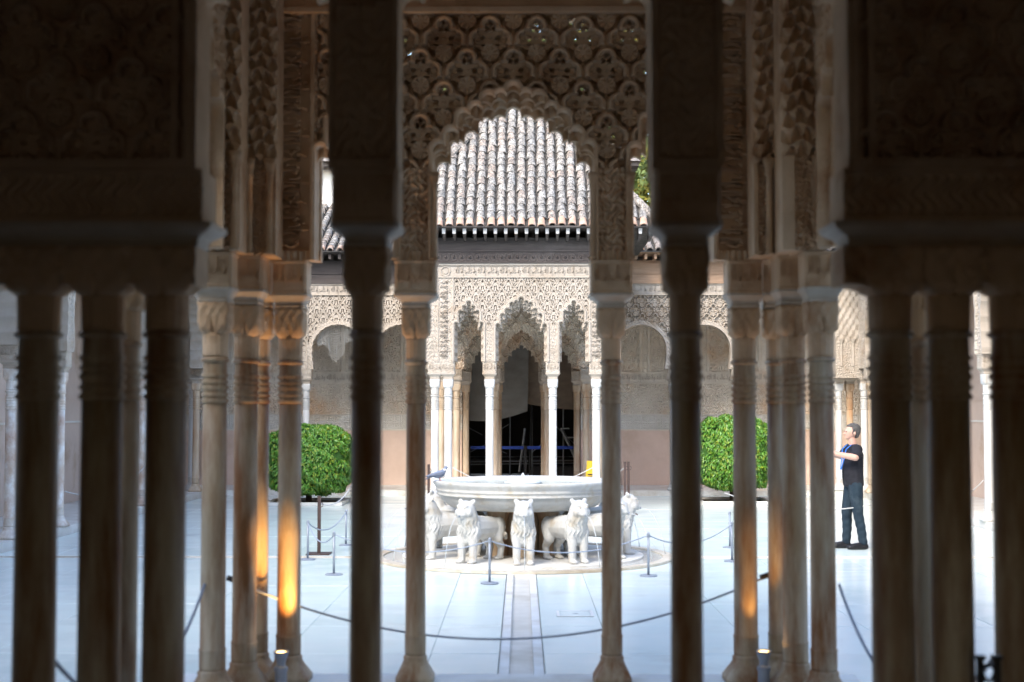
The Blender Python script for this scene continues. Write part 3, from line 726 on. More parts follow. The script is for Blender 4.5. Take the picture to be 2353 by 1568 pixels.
# ================================================================== HALL BEHIND (dark, under repair)
HB = thing('hall_building', (0, 38, .12), 'palace hall behind the far gallery with white upper wall and dark interior', 'building')
boxes('upper_wall', M['white_wall'], HB, (-9.2, 2.35, 36.02, 36.3, 5.1, 8.1)); 
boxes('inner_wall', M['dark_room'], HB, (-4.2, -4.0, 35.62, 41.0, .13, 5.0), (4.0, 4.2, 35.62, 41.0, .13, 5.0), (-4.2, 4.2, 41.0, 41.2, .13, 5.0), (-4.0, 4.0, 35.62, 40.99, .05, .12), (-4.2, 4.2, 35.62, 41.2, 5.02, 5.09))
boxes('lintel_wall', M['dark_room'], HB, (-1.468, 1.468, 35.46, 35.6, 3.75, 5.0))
boxes('eave', M['wood_dark'], HB, (-9.6, 2.95, 35.5, 36.0, 8.1, 8.2), (2.36, 2.95, 36.0, 40.0, 7.35, 7.42))
mb = MB(); mb.add([(-9.6, 35.4, 8.21), (3.0, 35.4, 8.21), (3.0, 41.5, 8.21), (-9.6, 41.5, 8.21), (-8, 38.4, 9.9), (1.4, 38.4, 9.9)], [(0, 1, 5, 4), (2, 3, 4, 5), (3, 2, 1, 0)], [(1, 2, 5), (3, 0, 4)])
for i in range(58):
    for j in range(16): pass
mb.build('roof', M['tile'], HB)
boxes('side_wall', M['white_wall'], HB, (2.1, 2.35, 36.31, 41.2, 5.1, 7.34))
# scaffolding
SF = thing('scaffolding', (0, 37.5, .12), 'steel scaffolding with stair flight standing in the dark hall doorway', 'scaffolding')
def bar(name, a, b, r, m_, par): mb = MB(); mb.tube([a, b], r, 8); return mb.build(name, m_, par)
for x in (-1.55, -.30, .28, 1.1): bar('standard', (x, 37.4, .12), (x, 37.4, 4.6), .022, M['steel'], SF)
bar('standard', at(1217, 1080, 37.0), at(1228, 760, 37.0), .035, M['black'], SF)
bar('standard', at(1193, 1085, 36.8), at(1206, 985, 36.8), .03, M['steel'], SF)
for (a, b) in (((1062, 975), (1108, 1000)), ((1062, 1048), (1120, 1020)), ((1120, 1006), (1170, 975)), ((1118, 1020), (1165, 1043)), ((1222, 1040), (1255, 1012)), ((1262, 965), (1330, 1030))):
    bar('brace', at(*a, 37.4), at(*b, 37.4), .013, M['steel'], SF)
for y in (1062, 1068): bar('ledger', at(1062, y, 37.4), at(1350, y - 4, 37.4), .016, M['steel'], SF)
for y in (1050, 905): bar('ledger', at(1062, y, 38.2), at(1350, y, 38.2), .016, M['steel'], SF)
a, b = at(1290, 985, 37.2), at(1330, 1068, 37.2); bar('stair_stringer', a, b, .045, M['steel'], SF)
for i in range(5):
    p = a.lerp(b, i / 4.0); boxes('stair_tread', M['steel'], SF, (p.x - .02, p.x + .2, 37.0, 37.5, p.z - .012, p.z + .012))
boxes('platform', M['wood_dark'], SF, (-1.6, 1.5, 37.5, 39.0, .62, .66), (.2, 1.5, 37.6, 38.6, .2, .5))
def cloth(name, pts, D, m_, label, sag=.05):
    """hanging sheet through a picture outline grid at depth D, with folds"""
    nx, nz = 26, 18; mb = MB(); V = []
    tl, tr, br, bl = [at(*p, D) for p in pts]
    for j in range(nz + 1):
        for i in range(nx + 1):
            f, g = i / nx, j / nz
            p = tl.lerp(tr, f).lerp(bl.lerp(br, f), g)
            p.y += .06 * math.sin(f * 9 + g * 2) + .04 * math.sin(f * 4 - g * 5) ; p.z -= sag * math.sin(f * math.pi) * g * 3
            V.append(tuple(p))
    W_ = nx + 1
    Q = [(j * W_ + i, (j + 1) * W_ + i, (j + 1) * W_ + i + 1, j * W_ + i + 1) for j in range(nz) for i in range(nx)]
    V2 = [(x, y + .004, z) for x, y, z in V]; k = len(V)
    mb.add(V + V2, Q + [(a + k, d + k, c + k, b + k) for a, b, c, d in Q])
    return tag(mb.build(name, m_, None, True), label, 'tarpaulin', 'tarpaulins hung in the dark hall')
cloth('tarpaulin', [(1030, 700), (1217, 700), (1212, 945), (1045, 962)], 36.4, M['tarp'], 'large grey tarpaulin with a sagging hem hanging in the left half of the dark doorway', .05)
cloth('tarpaulin', [(1206, 700), (1385, 700), (1385, 942), (1208, 928)], 36.7, M['tarp_brown'], 'brownish tarpaulin hanging right of the pole in the dark doorway', .02)
BB = thing('belt_barrier', (0, 36.3, .12), 'blue retractable belt barrier stretched across the dark hall doorway', 'barrier')
for px in (1078, 1207, 1330):
    p = at(px, 1028, 36.2); boxes('post', M['black'], BB, (p.x - .035, p.x + .035, 36.17, 36.24, .12, p.z + .04))
for a, b in ((1082, 1203), (1211, 1326)):
    p, q = at(a, 1029, 36.2), at(b, 1027, 36.2); boxes('belt', M['blue_tape'], BB, (p.x, q.x, 36.195, 36.2, p.z - .04, p.z + .04))
# yellow floor sign by the right corner column
YS = thing('floor_sign', (1.48, 30.2, .121), 'small yellow folding warning sign on the floor behind the right corner column', 'sign')
mb = MB()
for s_ in (-1, 1): mb.add([(1.33, 30.2 + s_ * .14, .122), (1.63, 30.2 + s_ * .14, .122), (1.57, 30.2 + s_ * .02, .90), (1.39, 30.2 + s_ * .02, .90), (1.33, 30.216 + s_ * .14, .122), (1.63, 30.216 + s_ * .14, .122), (1.57, 30.216 + s_ * .02, .90), (1.39, 30.216 + s_ * .02, .90)],
                          [(0, 1, 2, 3), (4, 7, 6, 5), (0, 4, 5, 1), (1, 5, 6, 2), (2, 6, 7, 3), (3, 7, 4, 0)])
mb.build('board', M['yellow'], YS)
mb = MB(); fy = lambda z: 30.06 + (z - .12) / .78 * .12 - .006
mb.tube([(1.40, fy(.30), .30), (1.45, fy(.42), .42), (1.50, fy(.36), .36), (1.54, fy(.24), .24)], .014, 6); mb.tube([(1.43, fy(.50), .50), (1.435, fy(.51), .51)], .03, 8)
mb.build('printed_figure', M['red_print'], YS)
boxes('printed_line', M['black'], YS, (1.40, 1.56, fy(.62) - .004, fy(.62), .60, .625), (1.40, 1.56, fy(.57) - .004, fy(.57), .555, .575))

# ================================================================== SIDE GALLERIES
G_SID = 'columns of the side galleries'
def side_gallery(sg, xa, xw, ys, label):
    t = thing('side_gallery', (xa, 20, .12), label, 'gallery')
    u, n = (Y3, PX) if sg < 0 else ((0, -1, 0), NX)
    s = 1 if sg < 0 else -1
    cs = [(s * (a + b) / 2, (b - a) / 2 - .17) for a, b in zip(ys[:-1], ys[1:])]
    def solid(U, V):
        S = np.full(U.shape, -9.)
        for c, h in cs: S = np.maximum(S, round_arch(U, V, c, h, 3.55) + .02 * np.abs(np.sin(np.arctan2(V - 3.55, U - c) * 14)))
        return -S
    u0, u1 = sorted((s * (ys[0] - .15), s * 32.88))
    mb = MB(); mb.panel((xa + (.13 if sg < 0 else -.13), 0, 0), u, n, u0, u1, 2.922, 5.3, .022, solid,
                        lambda U, V: np.where(-solid(U, V) > -.06, .03, np.where(V < 3.6, arabesque(U, V, .14, .012), ogee(U, V, .3, .22, .05))), .26)
    mb.build('arcade_wall', M['plaster'], t)
    w0, w1 = sorted((xw, xw + sg * .3)); c0, c1 = sorted((xa + sg * .1, xw + sg * .3)); e0, e1 = sorted((xa - sg * .7, xw + sg * .3))
    boxes('back_wall', M['salmon_grey'], t, (w0, w1, 6.0, 35.25, .122, 5.3))
    m0, m1 = sorted((xw, xw - sg * .025)); boxes('wall_band', M['kerb'], t, (m0, m1, 6.0, 35.24, 1.72, 1.76)); boxes('wall_band', M['salmon_grey'], t, (m0, m1, 6.0, 35.24, 2.18, 2.22))
    boxes('ceiling', M['wood_brown'], t, (c0, c1, 6.0, 32.9, 5.302, 5.36)); boxes('eave', M['wood_dark'], t, (e0, e1, 6.0, 32.3, 5.4, 5.46))
    mb = MB(); zs = 5.47; hi = zs + 1.1
    A, B = xa - sg * .75, xw + sg * .3
    mb.add([(A, 6, zs), (B, 6, hi), (B, 32.2, hi), (A, 32.2, zs), (A, 6, zs - .004), (B, 6, zs - .004), (B, 32.2, zs - .004), (A, 32.2, zs - .004)], [(0, 1, 2, 3), (4, 7, 6, 5), (0, 4, 5, 1), (1, 5, 6, 2), (2, 6, 7, 3), (3, 7, 4, 0)])
    k = 0
    y = 6.1
    while y < 32.2:
        mb.tube([(A, y, zs + .02), (B, y, hi + .02)], .08, 6, False); y += .21
    mb.build('roof', M['tile'], t)
side_gallery(-1, -7.4, -9.05, [15.9, 18.3, 20.6, 22.8, 25.2, 27.8, 30.2, 32.4], 'shaded arcaded gallery along the left side of the courtyard')
side_gallery(1, 7.85, 9.7, [16.6, 19.0, 21.4, 24.0, 26.6, 29.4, 32.0], 'arcaded gallery with pink back wall along the right side of the courtyard')
for y, lb, mt in ((20.6, 'shaded side gallery column beside the dark post at the far left edge of the view', 'marble_pitted'), (22.8, 'patchy white and pink side gallery column, second from the left edge of the view', 'marble_pitted'),
              (25.2, 'left side gallery column hidden behind a dark foreground column', 'marble_pitted'), (27.8, 'slim side gallery column with a white patched top, seen in the narrow left gap', 'marble_pitted'), (30.2, 'left side gallery column next to the corner cluster', 'marble_stain')):
    column('far', mt, -7.4, y, lb, G_SID)
for y, lb, mt in ((24.0, 'white side gallery column near the right edge of the view', 'marble_white'), (26.6, 'right side gallery column hidden behind a dark foreground column', 'marble_white'), (29.4, 'pale side gallery column seen right of the man between dark columns', 'marble_white'), (32.0, 'right side gallery column next to the corner cluster behind the man', 'marble_stain')):
    column('far', mt, 7.85, y, lb, G_SID)
G_COR = 'columns of the corner clusters'
for x, y, lb, mt in ((-7.62, 32.9, 'left column of the far left corner cluster', 'marble_white'), (-7.42, 32.45, 'middle column of the far left corner cluster, nearest the court', 'marble_stain'), (-7.18, 32.95, 'right column of the far left corner cluster, partly behind a foreground column', 'marble_stain'),
                     (7.35, 33.05, 'white left column of the far right corner cluster behind the man', 'marble_white'), (7.62, 33.1, 'orange tinted column of the far right corner cluster above the man', 'marble_stain'), (7.87, 32.75, 'right column of the far right corner cluster behind the man', 'marble_white')):
    column('far', mt, x, y, lb, G_COR, skip=('impost_block',))
for x0, x1 in ((-7.75, -7.05), (7.2, 8.0)):
    t = thing('corner_pier', ((x0 + x1) / 2, 33.0, 2.70), 'carved plaster pier above the far %s corner column cluster' % ('left' if x0 < 0 else 'right'), 'pier', 'carved corner piers')
    mb = MB(); mb.panel((0, 32.6, 0), X3, NY, x0, x1, 2.705, 5.2, .013, None, lambda U, V: np.where(V > 3.5, .02 * np.sin(U * 40) * np.sin(V * 24) + arabesque(U, V, .1, .008), arabesque(U, V, .12, .012)), .55)
    for k in range(3):
        c = x0 + (x1 - x0) * (k + .5) / 3; mb.loft([(2.98, .035), (3.0, .03), (3.5, .028), (3.52, .04), (3.6, .06, .5)], 10, (c, 32.6))
    mb.build('shaft', M['plaster'], t)

# ================================================================== TREES BEHIND
def tree(x, y, h, r, seed, label):
    rg = np.random.RandomState(seed)
    t = thing('tree', (x, y, -.12), label, 'tree', 'trees behind the palace roofs')
    mb = MB(); top = Vector((x, y, h * .6)); mb.tube([(x, y, -.12), (x + .15, y, h * .3), top], [.28, .2, .12], 8)
    for k in range(7):
        a = k * .9 + seed; mb.tube([top - Vector((0, 0, k * .25)), top + Vector((math.cos(a) * r * .7, math.sin(a) * r * .7, r * (.2 + .08 * k)))], [.08, .02], 6)
    mb.build('trunk', M['bark'], t)
    nc = 90; cc = rg.normal(size=(nc, 3)); cc /= np.linalg.norm(cc, axis=1)[:, None]; cc *= (rg.rand(nc, 1) ** .45) * np.array([r, r, h * .36]); cc += np.array([x, y, h * .68])
    n = 9000; ci = rg.randint(0, nc, n); p = cc[ci] + rg.normal(size=(n, 3)) * r * .13
    d1 = rg.normal(size=(n, 3)); d1 /= np.linalg.norm(d1, axis=1)[:, None]; d2 = np.cross(d1, rg.normal(size=(n, 3))); d2 /= np.linalg.norm(d2, axis=1)[:, None]
    s = .11 + .08 * rg.rand(n, 1)
    V = np.stack([p - d1 * s, p + d2 * s * .5, p + d1 * s, p - d2 * s * .5], 1).reshape(-1, 3)
    mb = MB(); mb.add(V, np.arange(n * 4).reshape(-1, 4)); mb.build('crown', M['tree_leaf'], t)
tree(4.3, 46, 10.5, 2.1, 1, 'leafy yellow green tree behind the roofs, right of the far pavilion')
tree(.6, 52, 21, 4.2, 2, 'tall autumn tree glimpsed through the pierced plaster, near the centre')
tree(4.2, 54, 21, 4.0, 3, 'tall yellow tree glimpsed through the pierced plaster, right of centre')
tree(-4.0, 53, 19, 3.0, 4, 'green tree glimpsed through the pierced plaster, left of centre')

# ================================================================== NEAR PAVILION (row facing the court)
NP = thing('near_pavilion', (-.05, 9.95, .12), 'near pavilion arcade of pierced brown plaster framing the view of the court', 'pavilion')
YN = 9.83
nb = [(-1.15, .285, 3.62, 4.10, 7), (-.055, .56, 3.66, 4.16, 13), (1.045, .285, 3.62, 4.10, 7)]
_h = {}
def np_open(U, V, d=0.0, dz=0.0):
    S = np.full(U.shape, -9.)
    for c, h, zs, za, ns in nb: S = np.maximum(S, slots(U, V, c, h + d, zs + dz * .6, za + dz, ns))
    return S
def np_depth(U, V):
    op = np_open(U, V, .0, .07)
    holes = np.zeros(U.shape, bool)
    D = trefoil(U, V, .325, .229, 3.60 + .007, 4.76, -.055 + .0, .08, holes)
    pier = (V < 3.68) | ((np.abs(U + 1.59) < .165)) | (np.abs(U - 1.49) < .165)
    D = np.where(pier, arabesque(U, V, .10, .018), D)
    D = np.where((np.abs(np.abs(U + .05) - 1.54) < .118) & (V > 3.1), -.03, D)
    D = np.where((np.abs(np.abs(np.abs(U + .05) - 1.54) - .135) < .014), .015, D)
    D = np.where((V < 3.1), .006 * np.sin(U * 150), D)
    D = np.where(op > -.03, .028, D); D = np.where(op > -.008, .015, D)
    _h['h'] = holes & ~pier & (op < -.06)
    return D
def np_solid(U, V):
    np_depth(U, V)
    return np.where(_h['h'], -.003, -np_open(U, V, .0, .07))
mb = MB(); mb.panel((0, YN, 0), X3, NY, -1.76, 1.66, 3.032, 4.762, .0062, np_solid, np_depth, .12)
mb.build('pierced_facade', M['plaster_near'], NP)
for c, h, zs, za, ns in nb:
    mb = MB()
    muqarnas(mb, (0, YN, 0), X3, NY, c, h, zs, za, [(.07, .06, -.004, .03, ns - 2), (.125, .06, -.006, -.015, ns), (.185, .07, -.02, -.06, ns - 2)], .0065, 3.04, .06)
    mb.build('muqarnas_arch', M['plaster_near'], NP)
boxes('top_moulding', M['plaster_near'], NP, (-1.77, 1.67, YN - .045, YN + .26, 4.764, 4.80), (-1.765, 1.665, YN - .02, YN + .26, 4.802, 4.815))
boxes('top_band', M['plaster_near'], NP, (-1.76, 1.66, YN + .002, YN + .26, 4.816, 5.1))
for i in range(6):
    mb = MB(); motto(mb, -1.72 + i * .57, -1.18 + i * .57, YN - .002, 4.835, 5.06, .03); mb.build('inscription', M['plaster_near'], NP)
for c in (-1.59, 1.49):
    for k in range(5):
        mb = MB(); motto(mb, c - .112, c + .112, YN + .01, 3.12 + k * .33, 3.445 + k * .33, .055, True); mb.build('inscription', M['plaster_near'], NP)
# little shafts flanking the piers
for x in (-.87, -.605, .495, .76):
    mb = MB(); mb.loft([(3.035, .03, .5), (3.06, .022), (3.52, .02), (3.53, .028), (3.545, .022), (3.6, .03, .6), (3.64, .038, .9)], 14, (x, YN - .005)); mb.build('colonnette', M['plaster_near'], NP, True)
# corner returns of the pavilion: piers over the cluster and the side arches
for sg, cx in ((-1, -1.94), (1, 1.92)):
    c2, c3 = ((-1.93, -1.655), (-2.05, -1.84)) if sg < 0 else ((1.565, 1.76), (1.70, 1.985))
    mb = MB()
    mb.panel((0, 9.52, 0), X3, NY, *c2, 3.032, 5.1, .009, None, lambda U, V: np.where(V > 3.66, tiers(U - c2[0] + .02 * np.sin(V * 9), V + .02 * np.sin(U * 40), .075, .10), np.where(np.abs(U - (c2[0] + c2[1]) / 2) < .07, -.02 + arabesque(U, V, .07, .018), 0)), .28)
    mb.panel((0, 9.22, 0), X3, NY, *c3, 3.034, 5.1, .009, None, lambda U, V: np.where(V > 3.66, tiers(U - c3[0] + .02 * np.sin(V * 8), V + .02 * np.sin(U * 37), .08, .11), np.where(np.abs(U - (c3[0] + c3[1]) / 2) < .06, -.02 + arabesque(U, V, .07, .018), 0)), .28)
    mb.build('corner_pier', M['plaster_near'], NP)
    for xx, yy in ((c2[1] - .04, 9.51), (c3[1] - .03, 9.21), (c2[0] + .10, 9.505)):
        mb = MB(); mb.loft([(3.035, .032, .5), (3.06, .023), (3.56, .021), (3.57, .03), (3.585, .023), (3.63, .03, .6), (3.68, .042, .9)], 14, (xx, yy)); mb.build('colonnette', M['plaster_near'], NP, True)
    u, n = (Y3, PX) if sg < 0 else ((0, -1, 0), NX); s = 1 if sg < 0 else -1
    mb = MB(); c = s * 7.8
    rngs = sorted((s * 6.4, s * 9.2))
    mb.panel((cx - sg * .0, 0, 0), u, n, rngs[0], rngs[1], 3.036, 5.1, .014, lambda U, V: -slots(U, V, c, 1.28, 3.75, 4.75, 17), lambda U, V: np.where(-slots(U, V, c, 1.28, 3.75, 4.75, 17) < .04, .02, arabesque(U, V, .15, .014)), .08)
    muqarnas(mb, (cx, 0, 0), u, n, c, 1.28, 3.72, 4.72, [(.07, .07, -.04, -.06, 15), (.14, .07, -.08, -.12, 17), (.2, .05, -.1, -.2, 15)], .014, 3.04, .1)
    mb.build('side_arch', M['plaster_near'], NP)
boxes('ceiling', M['wood_brown'], NP, (-2.3, 2.25, 6.33, 10.3, 5.102, 5.25))
mb = MB(); mb.add([(-2.9, 5.6, 5.4), (2.85, 5.6, 5.4), (2.85, 10.75, 5.4), (-2.9, 10.75, 5.4), (-.02, 8.2, 8.5), (-2.9, 5.6, 5.26), (2.85, 5.6, 5.26), (2.85, 10.75, 5.26), (-2.9, 10.75, 5.26)], [(5, 8, 7, 6), (0, 5, 6, 1), (1, 6, 7, 2), (2, 7, 8, 3), (3, 8, 5, 0)], [(0, 1, 4), (1, 2, 4), (2, 3, 4), (3, 0, 4)])
mb.build('roof', M['tile'], NP)
G_NEAR = 'columns of the near pavilion front'
column('near_slim', 'marble_near', -.736, 9.95, 'slim brownish column left of the fountain with its flared base in view', G_NEAR)
column('near_slim', 'marble_near', .627, 9.95, 'slim brownish column right of the fountain with its flared base in view', G_NEAR)
column('near_corner', 'marble_near', -1.617, 9.95, 'column glowing orange at its foot right above the left floor lamp', G_NEAR)
column('near_corner', 'marble_near', -1.872, 9.67, 'thick pale column with an orange lit right edge, left of the glowing column', G_NEAR, dz=.004)
column('near_corner', 'marble_near', -2.02, 9.37, 'grey stained column at the left end of the lamp lit cluster', G_NEAR, dz=-.004)
column('near_slim', 'marble_near', -1.85, 10.05, 'thin reddish column half hidden behind the thick pale column at left', G_NEAR, dz=.008)
column('near_corner', 'marble_near', 1.556, 9.95, 'rust stained column just left of the right floor lamp', G_NEAR)
column('near_corner', 'marble_near', 1.845, 9.67, 'wide grey column right of the right floor lamp', G_NEAR, dz=.004)
column('near_corner', 'marble_near', 1.972, 9.37, 'grey column in front of the man outstretched hands', G_NEAR, dz=-.004)
column('near_slim', 'marble_near', 1.80, 10.05, 'thin dark brown column behind the wide grey column at right', G_NEAR, dz=.008)

# row in deep shade
NG = thing('near_gallery', (0, 6.2, .12), 'dark carved gallery wall closest to the camera, in deep shade', 'gallery')
YA = 6.07
na = [(-1.115, .283, 3.66, 4.15, 7), (.015, .545, 3.68, 4.30, 11), (1.135, .265, 3.66, 4.15, 7)]
def na_open(U, V):
    S = np.full(U.shape, -9.)
    for c, h, zs, za, ns in na: S = np.maximum(S, slots(U, V, c, h, zs, za, ns))
    return S
def na_depth(U, V):
    D = trefoil(U, V, .31, .235, 3.06, 5.0, -2.0, .035)
    pier = (np.abs(U) < 1.42) & (V < 3.75)
    D = np.where(pier, arabesque(U, V, .12, .008), D)
    D = np.where(np.abs(np.abs(U) - 1.43) < .03, .03, D); D = np.where(np.abs(np.abs(U) - 1.50) < .02, .02, D)
    D = np.where(V < 3.075, .025, D)
    return np.where(na_open(U, V) > -.03, .02, D)
mb = MB(); mb.panel((0, YA, 0), X3, NY, -3.2, 3.2, 3.032, 5.1, .010, lambda U, V: -na_open(U, V), na_depth, .26)
mb.build('carved_wall', M['plaster_near'], NG)
prf = [(-.10, 2.70), (-.108, 2.715), (-.10, 2.72), (-.115, 2.745), (-.145, 2.765), (-.16, 2.78), (-.165, 2.80)]
for x0, x1, e in ((-2.95, -1.40, 1), (1.41, 2.95, -1)):
    mb = MB(); V = []
    for (d, z) in prf:
        k = -d - .10
        a, b = (x0, x1 + k * 1.2) if e > 0 else (x0 - k * 1.2, x1)
        V += [(a, 6.2 + d, z), (b, 6.2 + d, z), (b, 6.2 - d, z), (a, 6.2 - d, z)]
    m_ = len(prf)
    mb.add(V, [(i * 4 + k, i * 4 + (k + 1) % 4, i * 4 + 4 + (k + 1) % 4, i * 4 + 4 + k) for i in range(m_ - 1) for k in range(4)] + [(3, 2, 1, 0), (m_ * 4 - 4, m_ * 4 - 3, m_ * 4 - 2, m_ * 4 - 1)])
    mb.build('cornice', M['marble_cornice'], NG)
    mb = MB(); a, b = (x0, x1 + .03) if e > 0 else (x0 - .03, x1)
    mb.panel((0, 6.06, 0), X3, NY, a, b, 2.802, 3.03, .012, None, lambda U, V: np.where(np.abs(V - 2.915) < .085, -.008 + .006 * np.sin(U * 120 + 3 * np.sin(V * 50)), .0), .28)
    mb.build('inscription_block', M['plaster_near'], NG)
    mb = MB(); mb.panel((0, 6.085, 0), X3, NY, a - .0, b - .03 * e if e > 0 else b, 2.505, 2.698, .011, lambda U, V: (V - 2.505) - .03 * np.abs(np.sin((U - 1.55 * -e) * np.pi / .28)) * (V < 2.56), lambda U, V: .012 * np.sin(U * 45) * np.sin(V * 60) - .01 * np.cos((U + 1.55) * 2 * np.pi / .28), .24)
    mb.build('capital_band', M['plaster_near'], NG)
boxes('added_end_wall', M['hall'], NG, (-3.4, -2.96, 6.1, 6.3, .122, 5.1), (2.96, 3.4, 6.1, 6.3, .122, 5.1))  # unseen walls added at the arcade ends to keep daylight out
G_DK = 'dark columns nearest the camera'
column('near_slim', 'marble_near', -.674, 6.2, 'dark column left of the centre, its foot below the frame', G_DK)
column('near_slim', 'marble_near', .715, 6.2, 'dark column right of the centre, its foot below the frame', G_DK)
sk = ('cornice', 'impost_block')
for x, y, k, lb in ((-1.55, 6.2, 'near_heavy', 'heavy dark column at the inner end of the left foreground cluster'), (-1.83, 6.2, 'near_heavy', 'heavy dark column in the middle of the left foreground cluster'), (-2.11, 6.2, 'near_heavy', 'heavy dark column closest to the left edge of the picture'),
                    (-1.99, 7.15, 'near_slim', 'slimmer brown column set back between two dark columns at left'),
                    (1.605, 6.2, 'near_heavy', 'heavy dark column just right of the man'), (1.86, 6.2, 'near_heavy', 'heavy dark column in the middle of the right foreground cluster'), (2.135, 6.2, 'near_heavy', 'heavy dark column closest to the right edge of the picture'),
                    (1.99, 7.15, 'near_slim', 'slimmer brown column set back between two dark columns at right')):
    column(k, 'marble_near', x, y, lb, G_DK, skip=sk if k == 'near_heavy' else (), z=.1205)
# the hall the camera stands in
HL = thing('viewing_hall', (0, 1.0, .12), 'unlit hall the picture is taken from', 'hall')
boxes('wall', M['hall'], HL, (-3.6, -3.41, -4.2, 6.3, .122, 5.3), (3.41, 3.6, -4.2, 6.3, .122, 5.3), (-3.6, -.8, -4.4, -4.21, .122, 5.3), (.8, 3.6, -4.4, -4.21, .122, 5.3), (-.799, .799, -4.4, -4.21, 2.6, 5.3))  # rear doorway gap added to let daylight reach the dark columns
boxes('ceiling', M['wood_brown'], HL, (-3.6, 3.6, -4.4, 6.32, 5.302, 5.45), (-3.4, 3.4, 6.07, 6.32, 5.11, 5.30))
boxes('upper_wall', M['white_wall'], HL, (-13, 13, 3.0, 3.4, 5.46, 9.2), (-13, -3.61, 3.0, 3.4, .1, 5.455), (3.61, 13, 3.0, 3.4, .1, 5.455))  # unseen palace wall, with the roof below, raised to block sun from the court
mb = MB(); mb.add([(-13.4, 3.8, 9.2), (13.4, 3.8, 9.2), (13.4, -5, 9.2), (-13.4, -5, 9.2), (-11, -.6, 10.6), (11, -.6, 10.6)], [(0, 1, 5, 4), (2, 3, 4, 5), (3, 2, 1, 0)], [(1, 2, 5), (3, 0, 4)])
mb.build('roof', M['tile'], HL)

# ================================================================== LION FOUNTAIN
FC = Vector((0.02, 19.3, 0))
mb = MB(); mb.loft([(.004, 1.62), (.045, 1.62), (.05, 1.60)], 72, (FC.x, FC.y)); o = mb.build('fountain_platform', M['kerb']); tag(o, 'round low marble platform the stone lions stand on', 'platform')
mb = MB()
def annulus(mb, r0, r1, z0, z1, n=96):
    V = []
    for r_, z in ((r0, z0), (r1, z0), (r1, z1), (r0, z1)):
        V += [(FC.x + r_ * math.cos(2 * math.pi * k / n), FC.y + r_ * math.sin(2 * math.pi * k / n), z) for k in range(n)]
    mb.add(V, [(l * n + k, l * n + (k + 1) % n, ((l + 1) % 4) * n + (k + 1) % n, ((l + 1) % 4) * n + k) for l in range(4) for k in range(n)])
annulus(mb, 1.88, 2.02, .004, .035); o = mb.build('ring_kerb', M['ring']); tag(o, 'worn brownish ring kerb around the lion fountain', 'kerb')
mb = MB(); annulus(mb, 1.621, 1.879, .004, .014); tag(mb.build('ring_channel', M['wet']), kind='structure')
BS = thing('fountain_basin', (FC.x, FC.y, .68), 'big round white marble fountain basin resting on the stone lions', 'basin')
mb = MB()
pr = [(.665, .55), (.665, .86), (.69, .98), (.74, 1.06), (.80, 1.12), (.85, 1.145), (.852, 1.165), (.872, 1.175), (.876, 1.16), (.90, 1.165), (.915, 1.18), (.925, 1.185), (.93, 1.17), (.96, 1.185), (1.0, 1.215), (1.03, 1.225), (1.042, 1.215), (1.045, 1.19), (1.04, 1.10), (1.02, 1.06), (.97, 1.0), (.90, .9), (.86, .6), (.85, .05)]
mb.loft(pr, 96, (FC.x, FC.y), rad=lambda th, z, rr: rr * (1 - .012 * np.abs(np.sin(th * 6))) + (.012 * np.sin(th * 60 + 3 * np.sin(th * 17)) * np.sin(z * 140) if .66 < z < .83 and rr.max() > .8 else 0))
mb.build('bowl', M['marble_lion'], BS, True)
mb = MB(); mb.loft([(.99, 1.035), (.995, 1.035)], 96, (FC.x, FC.y)); mb.build('water', M['water'], BS)
mb = MB(); mb.loft([(.997, .26), (1.02, .235), (1.045, .19), (1.06, .12), (1.066, .06), (1.10, .025), (1.135, .008)], 32, (FC.x, FC.y), rad=lambda th, z, rr: rr * (1 + .06 * np.sin(th * 9 + z * 90))); mb.build('jet', M['foam'], BS, True)
SP = thing('fountain_pillar', (FC.x, FC.y, .05), 'brown stone pillar under the middle of the fountain basin', 'pillar')
mb = MB()
for a in range(6):
    aa = a * math.pi / 3 + .52; mb.loft([(.051, .13, .8), (.3, .11, .5), (.5, .115, .5), (.664, .16, .8)], 16, (FC.x + .38 * math.cos(aa), FC.y + .38 * math.sin(aa)))
mb.loft([(.052, .3), (.663, .3)], 24, (FC.x, FC.y)); mb.build('support', M['marble_stain'], SP)
# lion: local +x forward, rump at x=-.34, forefeet at x=.40
def V3(*a): return Vector(a)
LP = [
    [(V3(.22, 0, .44), (.15, .145, .17)), (V3(-.05, 0, .43), (.16, .125, .13)), (V3(-.33, 0, .42), (.13, .135, .135))],       # trunk
    [(V3(.25, 0, .45), (.15, .15, .19)), (V3(.31, 0, .62), (.125, .125, .12))],                                              # chest, mane
    [(V3(.30, 0, .56), (.135, .14, .12)), (V3(.335, 0, .685), (.115, .125, .10))],                                           # neck ruff
    [(V3(.345, 0, .695), (.105, .122, .108)), (V3(.40, 0, .66), (.085, .10, .09))],                                          # head
    [(V3(.43, 0, .63), (.06, .072, .05)), (V3(.462, 0, .622), (.034, .058, .044))],                                          # muzzle
    [(V3(.415, 0, .715), (.035, .03, .05)), (V3(.465, 0, .655), (.02, .028, .016))],                                         # nose ridge
    [(V3(.25, 0, .33), (.11, .13, .12)), (V3(.18, 0, .36), (.12, .12, .1))],
]
